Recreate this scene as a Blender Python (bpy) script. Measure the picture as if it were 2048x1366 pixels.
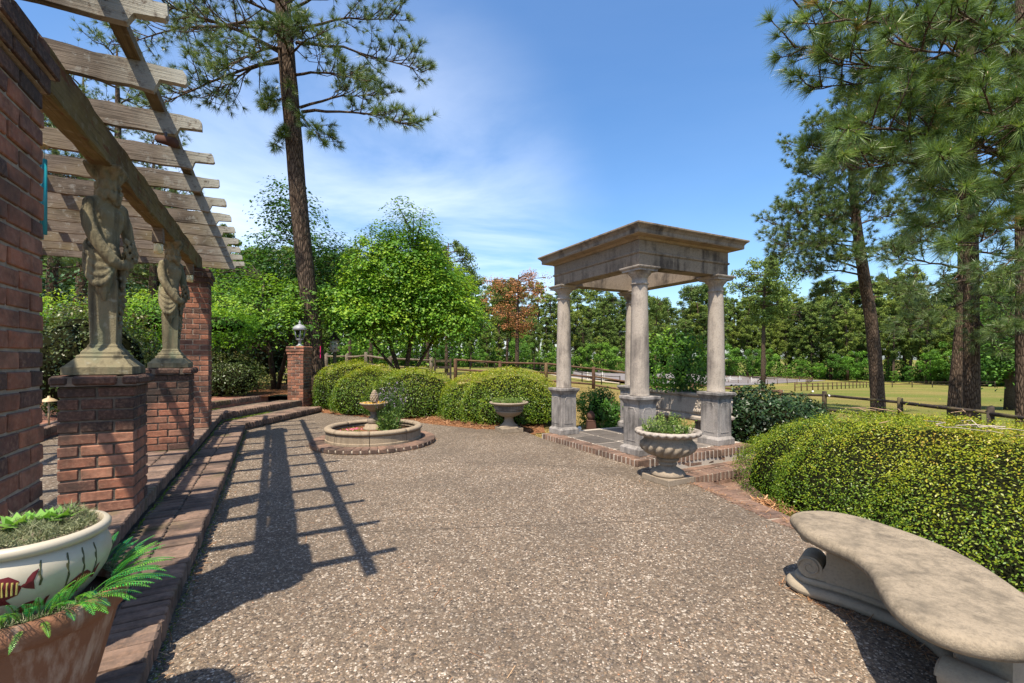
import bpy, bmesh, math, random
import numpy as np
from mathutils import Vector, Matrix
random.seed(7); RNG = np.random.default_rng(7)
for o in list(bpy.data.objects): bpy.data.objects.remove(o)
scene = bpy.context.scene
COL = scene.collection
R = math.radians
# ------------------------------------------------------------------ camera, sky, sun, exposure
F_PX, CX, HY, EYE = 913.0, 1024.0, 714.0, 1.2
cam_d = bpy.data.cameras.new('camera'); cam = bpy.data.objects.new('camera', cam_d); COL.objects.link(cam)
cam.location = (0, 0, EYE); cam.rotation_euler = (R(90), 0, 0)
cam_d.sensor_width = 36; cam_d.lens = 36 * F_PX / 2048; cam_d.shift_y = (HY - 683) / 2048
cam_d.clip_start = 0.05; cam_d.clip_end = 3000
scene.camera = cam
SUN_DX, SUN_DY = 0.195, 0.50            # how far a shadow travels per metre of height
SUN_EL = math.atan(1 / math.hypot(SUN_DX, SUN_DY))
sun_from = Vector((-SUN_DX, -SUN_DY, 1)).normalized()
world = bpy.data.worlds.new('World'); scene.world = world; world.use_nodes = True
wn = world.node_tree; wn.nodes.clear()
def wnode(t, **k):
    n = wn.nodes.new(t)
    for a, b in k.items(): setattr(n, a, b)
    return n
w_out = wnode('ShaderNodeOutputWorld'); w_bg = wnode('ShaderNodeBackground'); w_bg.inputs[1].default_value = 0.138
sky = wnode('ShaderNodeTexSky', sky_type='NISHITA', sun_disc=False)
sky.sun_elevation = SUN_EL; sky.sun_rotation = math.atan2(sun_from.x, sun_from.y)
sky.altitude = 100; sky.air_density = 1.05; sky.dust_density = 1.5; sky.ozone_density = 4.0
w_tc = wnode('ShaderNodeTexCoord'); w_sep = wnode('ShaderNodeSeparateXYZ'); wn.links.new(w_tc.outputs['Generated'], w_sep.inputs[0])
# thin cirrus: direction projected on a high flat layer, stretched noise
w_max = wnode('ShaderNodeMath', operation='MAXIMUM'); w_max.inputs[1].default_value = 0.06; wn.links.new(w_sep.outputs[2], w_max.inputs[0])
w_dx = wnode('ShaderNodeMath', operation='DIVIDE'); wn.links.new(w_sep.outputs[0], w_dx.inputs[0]); wn.links.new(w_max.outputs[0], w_dx.inputs[1])
w_dy = wnode('ShaderNodeMath', operation='DIVIDE'); wn.links.new(w_sep.outputs[1], w_dy.inputs[0]); wn.links.new(w_max.outputs[0], w_dy.inputs[1])
w_cmb = wnode('ShaderNodeCombineXYZ'); wn.links.new(w_dx.outputs[0], w_cmb.inputs[0]); wn.links.new(w_dy.outputs[0], w_cmb.inputs[1])
w_map = wnode('ShaderNodeMapping'); w_map.inputs['Rotation'].default_value = (0, 0, R(35)); w_map.inputs['Scale'].default_value = (0.55, 0.80, 1); w_map.inputs['Location'].default_value = (0.35, 0.2, 0)
wn.links.new(w_cmb.outputs[0], w_map.inputs[0])
w_n = wnode('ShaderNodeTexNoise'); w_n.inputs['Scale'].default_value = 0.62; w_n.inputs['Detail'].default_value = 9; w_n.inputs['Roughness'].default_value = 0.56; w_n.inputs['Distortion'].default_value = 0.7
wn.links.new(w_map.outputs[0], w_n.inputs['Vector'])
w_r = wnode('ShaderNodeValToRGB'); w_r.color_ramp.elements[0].position = 0.33; w_r.color_ramp.elements[0].color = (0, 0, 0, 1); w_r.color_ramp.elements[1].position = 0.74; w_r.color_ramp.elements[1].color = (0.68, 0.68, 0.68, 1)
wn.links.new(w_n.outputs['Fac'], w_r.inputs[0])
w_hsv = wnode('ShaderNodeHueSaturation'); w_hsv.inputs['Saturation'].default_value = 1.2; wn.links.new(sky.outputs[0], w_hsv.inputs['Color'])
w_mix = wnode('ShaderNodeMixRGB'); w_mix.inputs[2].default_value = (7.2, 7.5, 8.0, 1)
# a bank of thin white cloud low in the sky left of the middle, fainter elsewhere
w_nrm = wnode('ShaderNodeVectorMath', operation='NORMALIZE'); wn.links.new(w_tc.outputs['Generated'], w_nrm.inputs[0])
w_dot = wnode('ShaderNodeVectorMath', operation='DOT_PRODUCT'); w_dot.inputs[1].default_value = Vector((-0.33, 1.0, 0.20)).normalized(); wn.links.new(w_nrm.outputs[0], w_dot.inputs[0])
w_bank = wnode('ShaderNodeMapRange', interpolation_type='SMOOTHSTEP'); w_bank.inputs[1].default_value = math.cos(R(32)); w_bank.inputs[2].default_value = math.cos(R(5)); w_bank.inputs[3].default_value = 0.05; w_bank.inputs[4].default_value = 1.0; wn.links.new(w_dot.outputs['Value'], w_bank.inputs[0])
w_mul = wnode('ShaderNodeMath', operation='MULTIPLY'); wn.links.new(w_r.outputs[0], w_mul.inputs[0]); wn.links.new(w_bank.outputs[0], w_mul.inputs[1])
wn.links.new(w_mul.outputs[0], w_mix.inputs[0]); wn.links.new(w_hsv.outputs[0], w_mix.inputs[1])
wn.links.new(w_mix.outputs[0], w_bg.inputs[0]); wn.links.new(w_bg.outputs[0], w_out.inputs[0])
sun_d = bpy.data.lights.new('sun', 'SUN'); sun_d.energy = 5.0; sun_d.angle = R(0.53); sun_d.color = (1.0, 0.905, 0.77)
sun = bpy.data.objects.new('sun', sun_d); COL.objects.link(sun)
sun.rotation_euler = sun_from.to_track_quat('Z', 'Y').to_euler()
scene.view_settings.view_transform = 'Standard'; scene.view_settings.look = 'None'
scene.view_settings.exposure = 0.82; scene.view_settings.gamma = 1.0
scene.view_settings.use_curve_mapping = False
# ------------------------------------------------------------------ grid of the place: steps, pergola and temple share one axis
TH = R(27.6); AX = np.array([-math.sin(TH), math.cos(TH)]); BX = np.array([math.cos(TH), math.sin(TH)])
def AB(a, b, z=0.0):
    p = a * AX + b * BX
    return Vector((p[0], p[1], z))
def ss(e0, e1, x):
    t = np.clip((x - e0) / (e1 - e0), 0, 1); return t * t * (3 - 2 * t)
def terrain(x, y):
    x = np.asarray(x, float); y = np.asarray(y, float)
    return (-0.06 - 1.05 * ss(1.5, 10.5, x) * ss(-2, 3, y) - 0.048 * np.minimum(np.maximum(0, y - 13), 92) * ss(-3, 34, x) - 0.012 * np.minimum(np.maximum(0, y - 20), 90) * (1 - ss(-3, 34, x)) * ss(-30, -2, x)
            + 0.35 * ss(-5.2, -7.5, x) * ss(11.5, 9, y))
# ------------------------------------------------------------------ materials
MATS = {}
class NT:
    def __init__(s, m): s.t = m.node_tree; s.n = s.t.nodes; s.b = s.n['Principled BSDF']; s.out = s.n['Material Output']
    def N(s, typ, **k):
        n = s.n.new(typ)
        for a, v in k.items():
            if a.startswith('i_'):
                kk = a[2:]; kk = int(kk) if kk.isdigit() else kk.replace('_', ' ')
                n.inputs[kk].default_value = v
            else: setattr(n, a, v)
        return n
    def L(s, a, b): s.t.links.new(a, b)
    def ramp(s, fac, stops, interp='LINEAR'):
        r = s.N('ShaderNodeValToRGB'); cr = r.color_ramp; cr.interpolation = interp
        while len(cr.elements) < len(stops): cr.elements.new(0.5)
        for e, (p, c) in zip(cr.elements, stops):
            e.position = p; e.color = (c[0], c[1], c[2], 1) if hasattr(c, '__len__') else (c, c, c, 1)
        s.L(fac, r.inputs[0]); return r.outputs[0]
    def noise(s, vec, scale, detail=5, rough=0.55, dist=0.0):
        n = s.N('ShaderNodeTexNoise', i_Scale=scale, i_Detail=detail, i_Roughness=rough, i_Distortion=dist); s.L(vec, n.inputs['Vector']); return n.outputs['Fac']
    def mix(s, fac, a, b, mode='MIX'):
        m = s.N('ShaderNodeMixRGB', blend_type=mode)
        for i, v in ((0, fac), (1, a), (2, b)):
            if isinstance(v, (int, float)): m.inputs[i].default_value = v
            elif isinstance(v, tuple): m.inputs[i].default_value = (*v, 1)
            else: s.L(v, m.inputs[i])
        return m.outputs[0]
    def vmap(s, vec, scale=(1, 1, 1), rot=(0, 0, 0), loc=(0, 0, 0)):
        m = s.N('ShaderNodeMapping'); m.inputs['Scale'].default_value = scale; m.inputs['Rotation'].default_value = rot; m.inputs['Location'].default_value = loc; s.L(vec, m.inputs[0]); return m.outputs[0]
    def bump(s, h, dist, strength=1.0, prev=None):
        b = s.N('ShaderNodeBump', i_Distance=dist, i_Strength=strength); s.L(h, b.inputs['Height'])
        if prev is not None: s.L(prev, b.inputs['Normal'])
        s.L(b.outputs[0], s.b.inputs['Normal']); return b.outputs[0]
    def obj(s, rnd=False):
        tc = s.N('ShaderNodeTexCoord').outputs['Object']
        if not rnd: return tc
        oi = s.N('ShaderNodeObjectInfo'); v = s.N('ShaderNodeVectorMath', operation='MULTIPLY_ADD')
        s.L(oi.outputs['Random'], v.inputs[0]); v.inputs[1].default_value = (37.1, 91.7, 53.3); s.L(tc, v.inputs[2]); return v.outputs[0]
    def rnd(s): return s.N('ShaderNodeObjectInfo').outputs['Random']
    def pos(s): return s.N('ShaderNodeNewGeometry').outputs['Position']
    def attr(s, name): return s.N('ShaderNodeAttribute', attribute_name=name).outputs['Fac']
    def base(s, c): s.L(c, s.b.inputs['Base Color'])
def mat(name, rough=0.7, spec=0.3, color=None):
    m = bpy.data.materials.new(name); m.use_nodes = True; t = NT(m)
    t.b.inputs['Roughness'].default_value = rough; t.b.inputs['Specular IOR Level'].default_value = spec
    if color: t.b.inputs['Base Color'].default_value = (*color, 1)
    MATS[name] = m; return t
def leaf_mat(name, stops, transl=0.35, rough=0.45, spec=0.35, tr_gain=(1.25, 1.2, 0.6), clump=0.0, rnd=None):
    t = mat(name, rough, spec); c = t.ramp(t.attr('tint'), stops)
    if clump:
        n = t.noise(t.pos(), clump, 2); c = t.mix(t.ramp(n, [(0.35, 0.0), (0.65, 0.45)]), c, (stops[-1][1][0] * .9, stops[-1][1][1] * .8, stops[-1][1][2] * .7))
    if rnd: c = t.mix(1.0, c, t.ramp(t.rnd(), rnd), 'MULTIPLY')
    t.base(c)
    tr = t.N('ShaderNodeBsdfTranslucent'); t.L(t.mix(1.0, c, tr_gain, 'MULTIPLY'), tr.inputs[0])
    ms = t.N('ShaderNodeMixShader'); ms.inputs[0].default_value = transl
    t.L(t.b.outputs[0], ms.inputs[1]); t.L(tr.outputs[0], ms.inputs[2]); t.L(ms.outputs[0], t.out.inputs[0]); return t

def brick_mat(name, stops, grime=0.5, moss=0.0):
    t = mat(name, 0.85, 0.2); v = t.obj(True); c = t.ramp(t.rnd(), stops)
    c = t.mix(t.ramp(t.noise(v, 14, 6, 0.65), [(0.38, 0.0), (0.72, grime)]), c, (0.045, 0.035, 0.03))
    c = t.mix(t.ramp(t.noise(v, 60, 3), [(0.45, 0.0), (0.75, 0.35)]), c, (0.42, 0.27, 0.19))
    c = t.mix(t.ramp(t.noise(t.pos(), 3.1, 4), [(0.47, 0.0), (0.66, min(.9, grime * 1.25))]), c, (0.05, 0.04, 0.035))
    if moss: c = t.mix(t.ramp(t.noise(t.pos(), 2.3, 5), [(0.60, 0.0), (0.7, moss)]), c, (0.07, 0.085, 0.02))
    t.base(c); t.bump(t.noise(v, 90, 6, 0.7), 0.004, 0.8)
brick_mat('brick_red', [(0, (0.30, 0.125, 0.08)), (0.3, (0.36, 0.155, 0.095)), (0.55, (0.24, 0.11, 0.075)), (0.70, (0.38, 0.19, 0.125)), (0.78, (0.16, 0.08, 0.062)), (0.90, (0.07, 0.046, 0.04)), (1, (0.30, 0.14, 0.095))], 0.66)
brick_mat('brick_sooty', [(0, (0.06, 0.038, 0.032)), (0.5, (0.11, 0.06, 0.045)), (1, (0.20, 0.095, 0.065))], 0.9)
brick_mat('brick_worn', [(0, (0.20, 0.145, 0.115)), (0.4, (0.26, 0.185, 0.145)), (0.7, (0.16, 0.12, 0.10)), (1, (0.29, 0.215, 0.165))], 0.6, 0.5)
brick_mat('brick_path', [(0, (0.20, 0.135, 0.105)), (0.4, (0.26, 0.17, 0.125)), (0.7, (0.14, 0.10, 0.085)), (1, (0.30, 0.20, 0.15))], 0.6)
t = mat('mortar', 0.95, 0.1); t.base(t.ramp(t.noise(t.pos(), 25, 5), [(0.3, (0.30, 0.26, 0.21)), (0.7, (0.46, 0.41, 0.34))])); t.bump(t.noise(t.pos(), 160, 4), 0.004)
t = mat('mortar_dark', 0.95, 0.1); t.base(t.ramp(t.noise(t.pos(), 12, 5), [(0.35, (0.10, 0.085, 0.07)), (0.7, (0.24, 0.20, 0.16))])); t.bump(t.noise(t.pos(), 160, 4), 0.004)

def stone_mat(name, light, dark, streak=0.8, sc=1.0, bump=0.003, thr=(0.50, 0.66), lich=0.0):
    t = mat(name, 0.88, 0.2); o = t.pos()
    c = t.mix(t.noise(o, 5 * sc, 6, 0.6), (light[0] * .78, light[1] * .77, light[2] * .74), (light[0] * 1.15, light[1] * 1.14, light[2] * 1.12))
    st = t.noise(t.vmap(o, (9 * sc, 9 * sc, 0.9 * sc)), 1.0, 6, 0.65); bl = t.noise(o, 2.1 * sc, 5, 0.6, 0.4)
    f = t.mix(0.55, st, bl); c = t.mix(t.ramp(f, [(thr[0], 0.0), (thr[1], streak)]), c, dark)
    c = t.mix(t.ramp(t.noise(o, 70, 3), [(0.5, 0.0), (0.8, 0.5)]), c, dark)
    if lich: c = t.mix(t.ramp(t.noise(o, 9, 5), [(0.58, 0.0), (0.66, lich)]), c, (0.5, 0.48, 0.40))
    c = t.mix(t.ramp(t.noise(o, 38 * sc, 7, 0.75), [(0.34, 0.32), (0.50, 0.0)]), c, (dark[0] * 1.2, dark[1] * 1.2, dark[2] * 1.2)); c = t.mix(t.ramp(t.noise(o, 190, 4, 0.7), [(0.58, 0.0), (0.74, 0.28)]), c, (light[0] * 1.5, light[1] * 1.5, light[2] * 1.45))
    t.base(c); t.bump(t.noise(o, 110, 6, 0.7), bump, 0.9); return t
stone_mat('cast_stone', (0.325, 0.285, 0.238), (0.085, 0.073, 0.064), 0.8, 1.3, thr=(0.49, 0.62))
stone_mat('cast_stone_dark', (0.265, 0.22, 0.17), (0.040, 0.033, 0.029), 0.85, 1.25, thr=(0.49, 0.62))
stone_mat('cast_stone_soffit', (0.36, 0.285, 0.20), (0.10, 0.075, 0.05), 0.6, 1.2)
stone_mat('stone_bench', (0.33, 0.285, 0.22), (0.10, 0.088, 0.07), 0.85, 2.6, 0.004, thr=(0.45, 0.66))
stone_mat('stone_bench_leg', (0.37, 0.325, 0.255), (0.20, 0.175, 0.14), 0.5, 1.5, 0.003)
stone_mat('urn_stone', (0.32, 0.275, 0.22), (0.095, 0.08, 0.065), 0.65, 2.2, 0.003)
stone_mat('fountain_stone', (0.34, 0.285, 0.215), (0.12, 0.095, 0.07), 0.7, 1.8, 0.003)
stone_mat('flagstone', (0.15, 0.138, 0.13), (0.05, 0.045, 0.042), 0.7, 2.0, 0.003); tf = NT(MATS['flagstone']); tf.base(tf.mix(1.0, tf.b.inputs['Base Color'].links[0].from_socket, tf.ramp(tf.rnd(), [(0, .6), (.5, 1.0), (1, 1.6)]), 'MULTIPLY'))
t = mat('statue_stone', 0.9, 0.15); o = t.pos()
c = t.mix(t.noise(o, 9, 6, 0.65), (0.19, 0.155, 0.095), (0.36, 0.30, 0.19))
c = t.mix(t.ramp(t.noise(t.vmap(o, (14, 14, 1.3)), 1.0, 6, 0.6), [(0.47, 0.0), (0.64, 0.8)]), c, (0.055, 0.048, 0.036))
c = t.mix(t.ramp(t.noise(t.vmap(o, (5, 5, 0.9)), 1.3, 4), [(0.53, 0.0), (0.64, 0.42)]), c, (0.12, 0.17, 0.115))
c = t.mix(t.ramp(t.noise(o, 22, 5), [(0.60, 0.0), (0.70, 0.6)]), c, (0.40, 0.37, 0.29))
t.base(c); t.bump(t.noise(o, 70, 7, 0.75), 0.008, 0.9)

def wood_mat(name, c1, c2, dark, along=(1, 30, 30), lich=0.0, tips=False):
    t = mat(name, 0.85, 0.2); o = t.obj(True)
    g = t.noise(t.vmap(o, along), 1.6, 7, 0.68, 0.3); c = t.ramp(g, [(0.30, dark), (0.42, c1), (0.52, c2), (0.62, c1), (0.74, dark)])
    c = t.mix(t.ramp(t.noise(o, 3.5, 5), [(0.46, 0.0), (0.66, 0.65)]), c, (dark[0] * 1.1, dark[1] * 1.1, dark[2]))
    c = t.mix(t.ramp(t.noise(o, 1.6, 3), [(0.52, 0.0), (0.68, 0.4)]), c, (0.30, 0.24, 0.10))
    if lich: c = t.mix(t.ramp(t.noise(o, 16, 6, 0.7), [(0.56, 0.0), (0.62, lich)]), c, (0.52, 0.54, 0.50))
    if tips:
        sx = t.N('ShaderNodeSeparateXYZ'); t.L(t.N('ShaderNodeTexCoord').outputs['Object'], sx.inputs[0])
        f = t.mix(1.0, t.ramp(sx.outputs[0], [(0.18, 0.0), (0.52, 1.0)]), t.ramp(t.noise(o, 24, 6, 0.72), [(0.36, 0.0), (0.48, 1.0)]), 'MULTIPLY')
        c = t.mix(f, c, (0.50, 0.49, 0.42))
    t.base(c); t.bump(g, 0.006, 0.9); return t
wood_mat('rafter_wood', (0.155, 0.122, 0.092), (0.27, 0.222, 0.175), (0.03, 0.022, 0.016), (1.6, 62, 62), 0.3, True)
wood_mat('batten_wood', (0.15, 0.11, 0.055), (0.22, 0.165, 0.085), (0.08, 0.055, 0.035), (26, 1, 26), 0.2)
t = wood_mat('beam_wood', (0.13, 0.105, 0.042), (0.20, 0.16, 0.07), (0.07, 0.045, 0.025), (22, 1, 22), 0.15); o = t.obj(True)
pc = t.ramp(t.noise(t.vmap(o, (9, 3.2, 9)), 1.4, 5, 0.6), [(0.60, 0.0), (0.66, 0.85)]); pb = t.b.inputs['Base Color'].links[0].from_socket
t.base(t.mix(pc, pb, (0.14, 0.05, 0.022)))
wood_mat('fence_wood', (0.17, 0.145, 0.115), (0.25, 0.21, 0.165), (0.07, 0.055, 0.04), (6, 6, 6))
wood_mat('fence_red', (0.125, 0.07, 0.045), (0.18, 0.105, 0.07), (0.07, 0.04, 0.03), (5, 5, 5))
wood_mat('fence_dark', (0.030, 0.024, 0.020), (0.055, 0.042, 0.032), (0.014, 0.011, 0.009), (6, 6, 6))
t = mat('bark_pine', 0.95, 0.1); o = t.pos(); vb = t.N('ShaderNodeTexVoronoi', feature='DISTANCE_TO_EDGE', i_Scale=1.0); t.L(t.vmap(o, (22, 22, 5.0)), vb.inputs['Vector'])
c = t.ramp(vb.outputs['Distance'], [(0.0, (0.028, 0.02, 0.015)), (0.10, (0.085, 0.066, 0.052)), (0.35, (0.165, 0.13, 0.10))])
c = t.mix(t.noise(o, 6, 5), c, t.mix(1.0, c, (0.75, 0.66, 0.62), 'MULTIPLY')); t.base(c); t.bump(vb.outputs['Distance'], 0.05, 1.0)
t = mat('bark_smooth', 0.9, 0.1); t.base(t.ramp(t.noise(t.pos(), 18, 5), [(0.3, (0.055, 0.042, 0.032)), (0.7, (0.14, 0.11, 0.085))])); t.bump(t.noise(t.pos(), 40, 5), 0.01)
# foliage
leaf_mat('needle_near', [(0, (0.055, 0.095, 0.032)), (0.5, (0.12, 0.20, 0.05)), (0.85, (0.25, 0.35, 0.085)), (1, (0.38, 0.24, 0.10))], 0.25, 0.38, 0.5)
leaf_mat('needle_left', [(0, (0.045, 0.082, 0.032)), (0.6, (0.115, 0.18, 0.05)), (1, (0.26, 0.31, 0.085))], 0.22, 0.4, 0.45)
leaf_mat('needle_far', [(0, (0.055, 0.09, 0.022)), (0.5, (0.155, 0.20, 0.045)), (1, (0.27, 0.32, 0.075))], 0.2, 0.6, 0.2, rnd=[(0, (.5, .6, .55)), (.3, (.75, .88, .75)), (.55, (.95, 1.0, .75)), (.8, (1.15, 1.15, .8)), (1, (.65, .82, .8))])
leaf_mat('needle_dead', [(0, (0.20, 0.09, 0.04)), (0.5, (0.40, 0.18, 0.08)), (1, (0.55, 0.30, 0.15))], 0.2, 0.7, 0.1)
leaf_mat('leaf_dogwood', [(0, (0.045, 0.135, 0.012)), (0.45, (0.14, 0.30, 0.022)), (1, (0.36, 0.50, 0.05))], 0.45, 0.5, 0.3)
leaf_mat('leaf_maple', [(0, (0.030, 0.09, 0.014)), (0.5, (0.085, 0.20, 0.02)), (1, (0.24, 0.40, 0.035))], 0.42, 0.5, 0.3)
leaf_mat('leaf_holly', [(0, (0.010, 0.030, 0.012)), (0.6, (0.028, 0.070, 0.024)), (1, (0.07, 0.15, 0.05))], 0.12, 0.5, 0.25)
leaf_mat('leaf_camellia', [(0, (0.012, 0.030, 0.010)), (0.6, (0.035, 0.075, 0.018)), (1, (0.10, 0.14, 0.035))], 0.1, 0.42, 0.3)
leaf_mat('leaf_hedge', [(0, (0.032, 0.08, 0.007)), (0.3, (0.105, 0.195, 0.011)), (0.65, (0.25, 0.285, 0.012)), (0.9, (0.34, 0.33, 0.016)), (1, (0.40, 0.28, 0.03))], 0.3, 0.42, 0.4)
leaf_mat('leaf_azalea', [(0, (0.030, 0.055, 0.012)), (0.5, (0.085, 0.12, 0.022)), (0.8, (0.17, 0.16, 0.05)), (1, (0.24, 0.14, 0.06))], 0.25, 0.4, 0.4)
leaf_mat('leaf_far', [(0, (0.06, 0.13, 0.02)), (0.5, (0.14, 0.29, 0.035)), (1, (0.27, 0.44, 0.06))], 0.3, 0.6, 0.2, rnd=[(0, (.42, .52, .5)), (.35, (.7, .75, .7)), (.6, (.95, .9, .8)), (.8, (.6, .62, .6)), (1, (.8, .95, .7))])
leaf_mat('leaf_herb', [(0, (0.055, 0.11, 0.025)), (0.5, (0.13, 0.22, 0.04)), (1, (0.30, 0.34, 0.09))], 0.35, 0.5, 0.3)
leaf_mat('leaf_fern', [(0, (0.0, 0.17, 0.10)), (0.4, (0.015, 0.33, 0.10)), (0.7, (0.10, 0.48, 0.04)), (1, (0.26, 0.60, 0.06))], 0.35, 0.4, 0.4)
leaf_mat('leaf_succulent', [(0, (0.09, 0.24, 0.035)), (1, (0.22, 0.42, 0.07))], 0.25, 0.4, 0.4)
leaf_mat('moss_grey', [(0, (0.07, 0.085, 0.035)), (0.6, (0.19, 0.215, 0.11)), (1, (0.34, 0.34, 0.20))], 0.15, 0.8, 0.1)
leaf_mat('straw', [(0, (0.16, 0.075, 0.035)), (0.6, (0.36, 0.18, 0.085)), (1, (0.55, 0.36, 0.20))], 0.1, 0.8, 0.1)
leaf_mat('grass_dry', [(0, (0.15, 0.14, 0.045)), (0.5, (0.33, 0.26, 0.10)), (1, (0.50, 0.38, 0.17))], 0.25, 0.8, 0.1)
leaf_mat('petal_pink', [(0, (0.55, 0.05, 0.16)), (1, (0.75, 0.25, 0.35))], 0.3, 0.6, 0.2)
leaf_mat('petal_yellow', [(0, (0.55, 0.30, 0.02)), (1, (0.75, 0.48, 0.06))], 0.3, 0.6, 0.2)
leaf_mat('petal_lilac', [(0, (0.28, 0.20, 0.36)), (1, (0.45, 0.36, 0.5))], 0.3, 0.6, 0.2)
mat('twig_shade', 1.0, 0.0, (0.012, 0.013, 0.006)); mat('twig', 0.9, 0.1, (0.33, 0.22, 0.13)); mat('twig_white', 0.8, 0.1, (0.42, 0.35, 0.28))
mat('white_paint', 0.5, 0.4, (0.78, 0.78, 0.76)); mat('soil', 1.0, 0.0, (0.10, 0.055, 0.035))
mat('lamp_metal', 0.5, 0.5, (0.24, 0.245, 0.25)); mat('dark_metal', 0.5, 0.4, (0.05, 0.04, 0.035)); mat('teal_metal', 0.3, 0.5, (0.012, 0.24, 0.30)); mat('bronze', 0.5, 0.4, (0.40, 0.29, 0.16))
mat('rust_terracotta', 0.9, 0.1, (0.085, 0.045, 0.032)); mat('fish_red', 0.45, 0.3, (0.12, 0.014, 0.018)); mat('fish_yellow', 0.45, 0.3, (0.55, 0.40, 0.12)); mat('fish_green', 0.45, 0.3, (0.06, 0.06, 0.025)); mat('tape_pink', 0.6, 0.2, (0.75, 0.02, 0.16))
t = mat('lamp_glass', 0.05, 0.5, (0.75, 0.78, 0.75)); t.b.inputs['Transmission Weight'].default_value = 1.0; t.b.inputs['IOR'].default_value = 1.2
t = mat('jar_plastic', 0.25, 0.5, (0.72, 0.66, 0.38)); t.b.inputs['Transmission Weight'].default_value = 0.3
t = mat('terracotta', 0.85, 0.2); o = t.obj(); c = t.mix(t.noise(o, 7, 5), (0.17, 0.08, 0.045), (0.27, 0.135, 0.08))
c = t.mix(t.ramp(t.noise(t.vmap(o, (14, 14, 1.5)), 1.4, 6, 0.65), [(0.52, 0.0), (0.68, 0.6)]), c, (0.52, 0.42, 0.33)); c = t.mix(t.ramp(t.noise(o, 11, 6, 0.7), [(0.55, 0.0), (0.7, 0.6)]), c, (0.12, 0.055, 0.03)); t.base(c); t.bump(t.noise(o, 90, 5), 0.002)
t = mat('bowl_cream', 0.4, 0.4); o = t.obj(); t.base(t.mix(t.ramp(t.noise(o, 12, 6, 0.6), [(0.5, 0.0), (0.75, 0.5)]), (0.56, 0.51, 0.40), (0.36, 0.31, 0.22)))
# ground
t = mat('aggregate', 0.85, 0.25); o = t.pos(); v1 = t.N('ShaderNodeTexVoronoi', i_Scale=78.0); t.L(o, v1.inputs['Vector']); v2 = t.N('ShaderNodeTexVoronoi', feature='DISTANCE_TO_EDGE', i_Scale=78.0); t.L(o, v2.inputs['Vector'])
sx = t.N('ShaderNodeSeparateColor'); t.L(v1.outputs['Color'], sx.inputs[0])
c = t.ramp(sx.outputs[0], [(0.0, (0.06, 0.052, 0.045)), (0.25, (0.15, 0.122, 0.092)), (0.5, (0.215, 0.178, 0.135)), (0.72, (0.175, 0.13, 0.09)), (0.86, (0.30, 0.255, 0.195)), (0.95, (0.50, 0.46, 0.39))])
c = t.mix(t.ramp(v2.outputs['Distance'], [(0.0, 0.75), (0.13, 0.0)]), c, (0.115, 0.094, 0.07))
c = t.mix(t.ramp(t.noise(o, 0.9, 5, 0.6), [(0.42, 0.0), (0.64, 0.5)]), c, (0.09, 0.076, 0.06)); t.base(c); t.bump(v2.outputs['Distance'], 0.012, 0.6)
t = mat('pebble', 0.6, 0.35); t.base(t.mix(t.ramp(t.noise(t.pos(), 0.9, 5, 0.6), [(0.42, 0.0), (0.64, 0.45)]), t.ramp(t.attr('tint'), [(0.0, (0.06, 0.052, 0.045)), (0.15, (0.15, 0.122, 0.095)), (0.34, (0.25, 0.205, 0.155)), (0.50, (0.21, 0.15, 0.10)), (0.60, (0.16, 0.152, 0.148)), (0.70, (0.31, 0.22, 0.135)), (0.80, (0.36, 0.30, 0.23)), (0.92, (0.42, 0.36, 0.29)), (0.965, (0.62, 0.57, 0.49)), (0.985, (0.70, 0.66, 0.58)), (1.0, (0.40, 0.18, 0.08))]), (0.09, 0.076, 0.06)))
t = mat('ground_grass', 1.0, 0.05); o = t.pos(); n1 = t.noise(o, 0.09, 5, 0.6); n2 = t.noise(o, 1.3, 5, 0.65)
g = t.mix(t.ramp(n1, [(0.40, 0.0), (0.60, 1.0)]), (0.30, 0.25, 0.085), (0.17, 0.21, 0.045)); sp = t.N('ShaderNodeSeparateXYZ'); t.L(o, sp.inputs[0])
g2 = t.mix(t.ramp(n2, [(0.35, 0.0), (0.62, 1.0)]), (0.46, 0.31, 0.13), (0.33, 0.25, 0.085))
mr = t.N('ShaderNodeMapRange', i_1=14.0, i_2=34.0); t.L(sp.outputs[1], mr.inputs[0]); mrx = t.N('ShaderNodeMapRange', i_1=7.0, i_2=13.0); t.L(sp.outputs[0], mrx.inputs[0]); mx = t.N('ShaderNodeMath', operation='MAXIMUM'); t.L(mr.outputs[0], mx.inputs[0]); t.L(mrx.outputs[0], mx.inputs[1])
g = t.mix(mx.outputs[0], g2, g); g = t.mix(t.ramp(t.noise(o, 14, 4, 0.7), [(0.35, 0.0), (0.7, 0.45)]), g, (0.11, 0.085, 0.035)); t.base(g); t.bump(t.noise(o, 40, 4), 0.05)
t = mat('mulch', 1.0, 0.05); o = t.pos(); t.base(t.ramp(t.noise(o, 45, 5, 0.7), [(0.3, (0.09, 0.04, 0.022)), (0.5, (0.26, 0.12, 0.06)), (0.7, (0.42, 0.24, 0.13))])); t.bump(t.noise(o, 60, 4), 0.03)
t = mat('sand', 0.95, 0.1); t.base(t.ramp(t.noise(t.pos(), 1.2, 4), [(0.3, (0.19, 0.18, 0.185)), (0.7, (0.25, 0.235, 0.24))]))
t = mat('sand_road', 0.95, 0.1, (0.55, 0.46, 0.36))
t = mat('paving_brick', 0.9, 0.15); bt = t.N('ShaderNodeTexBrick', i_Scale=1.0, i_Mortar_Size=0.006, i_Brick_Width=0.2, i_Row_Height=0.1); bt.inputs['Color1'].default_value = (0.36, 0.17, 0.115, 1); bt.inputs['Color2'].default_value = (0.25, 0.13, 0.10, 1); bt.inputs['Mortar'].default_value = (0.2, 0.15, 0.12, 1)
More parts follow.
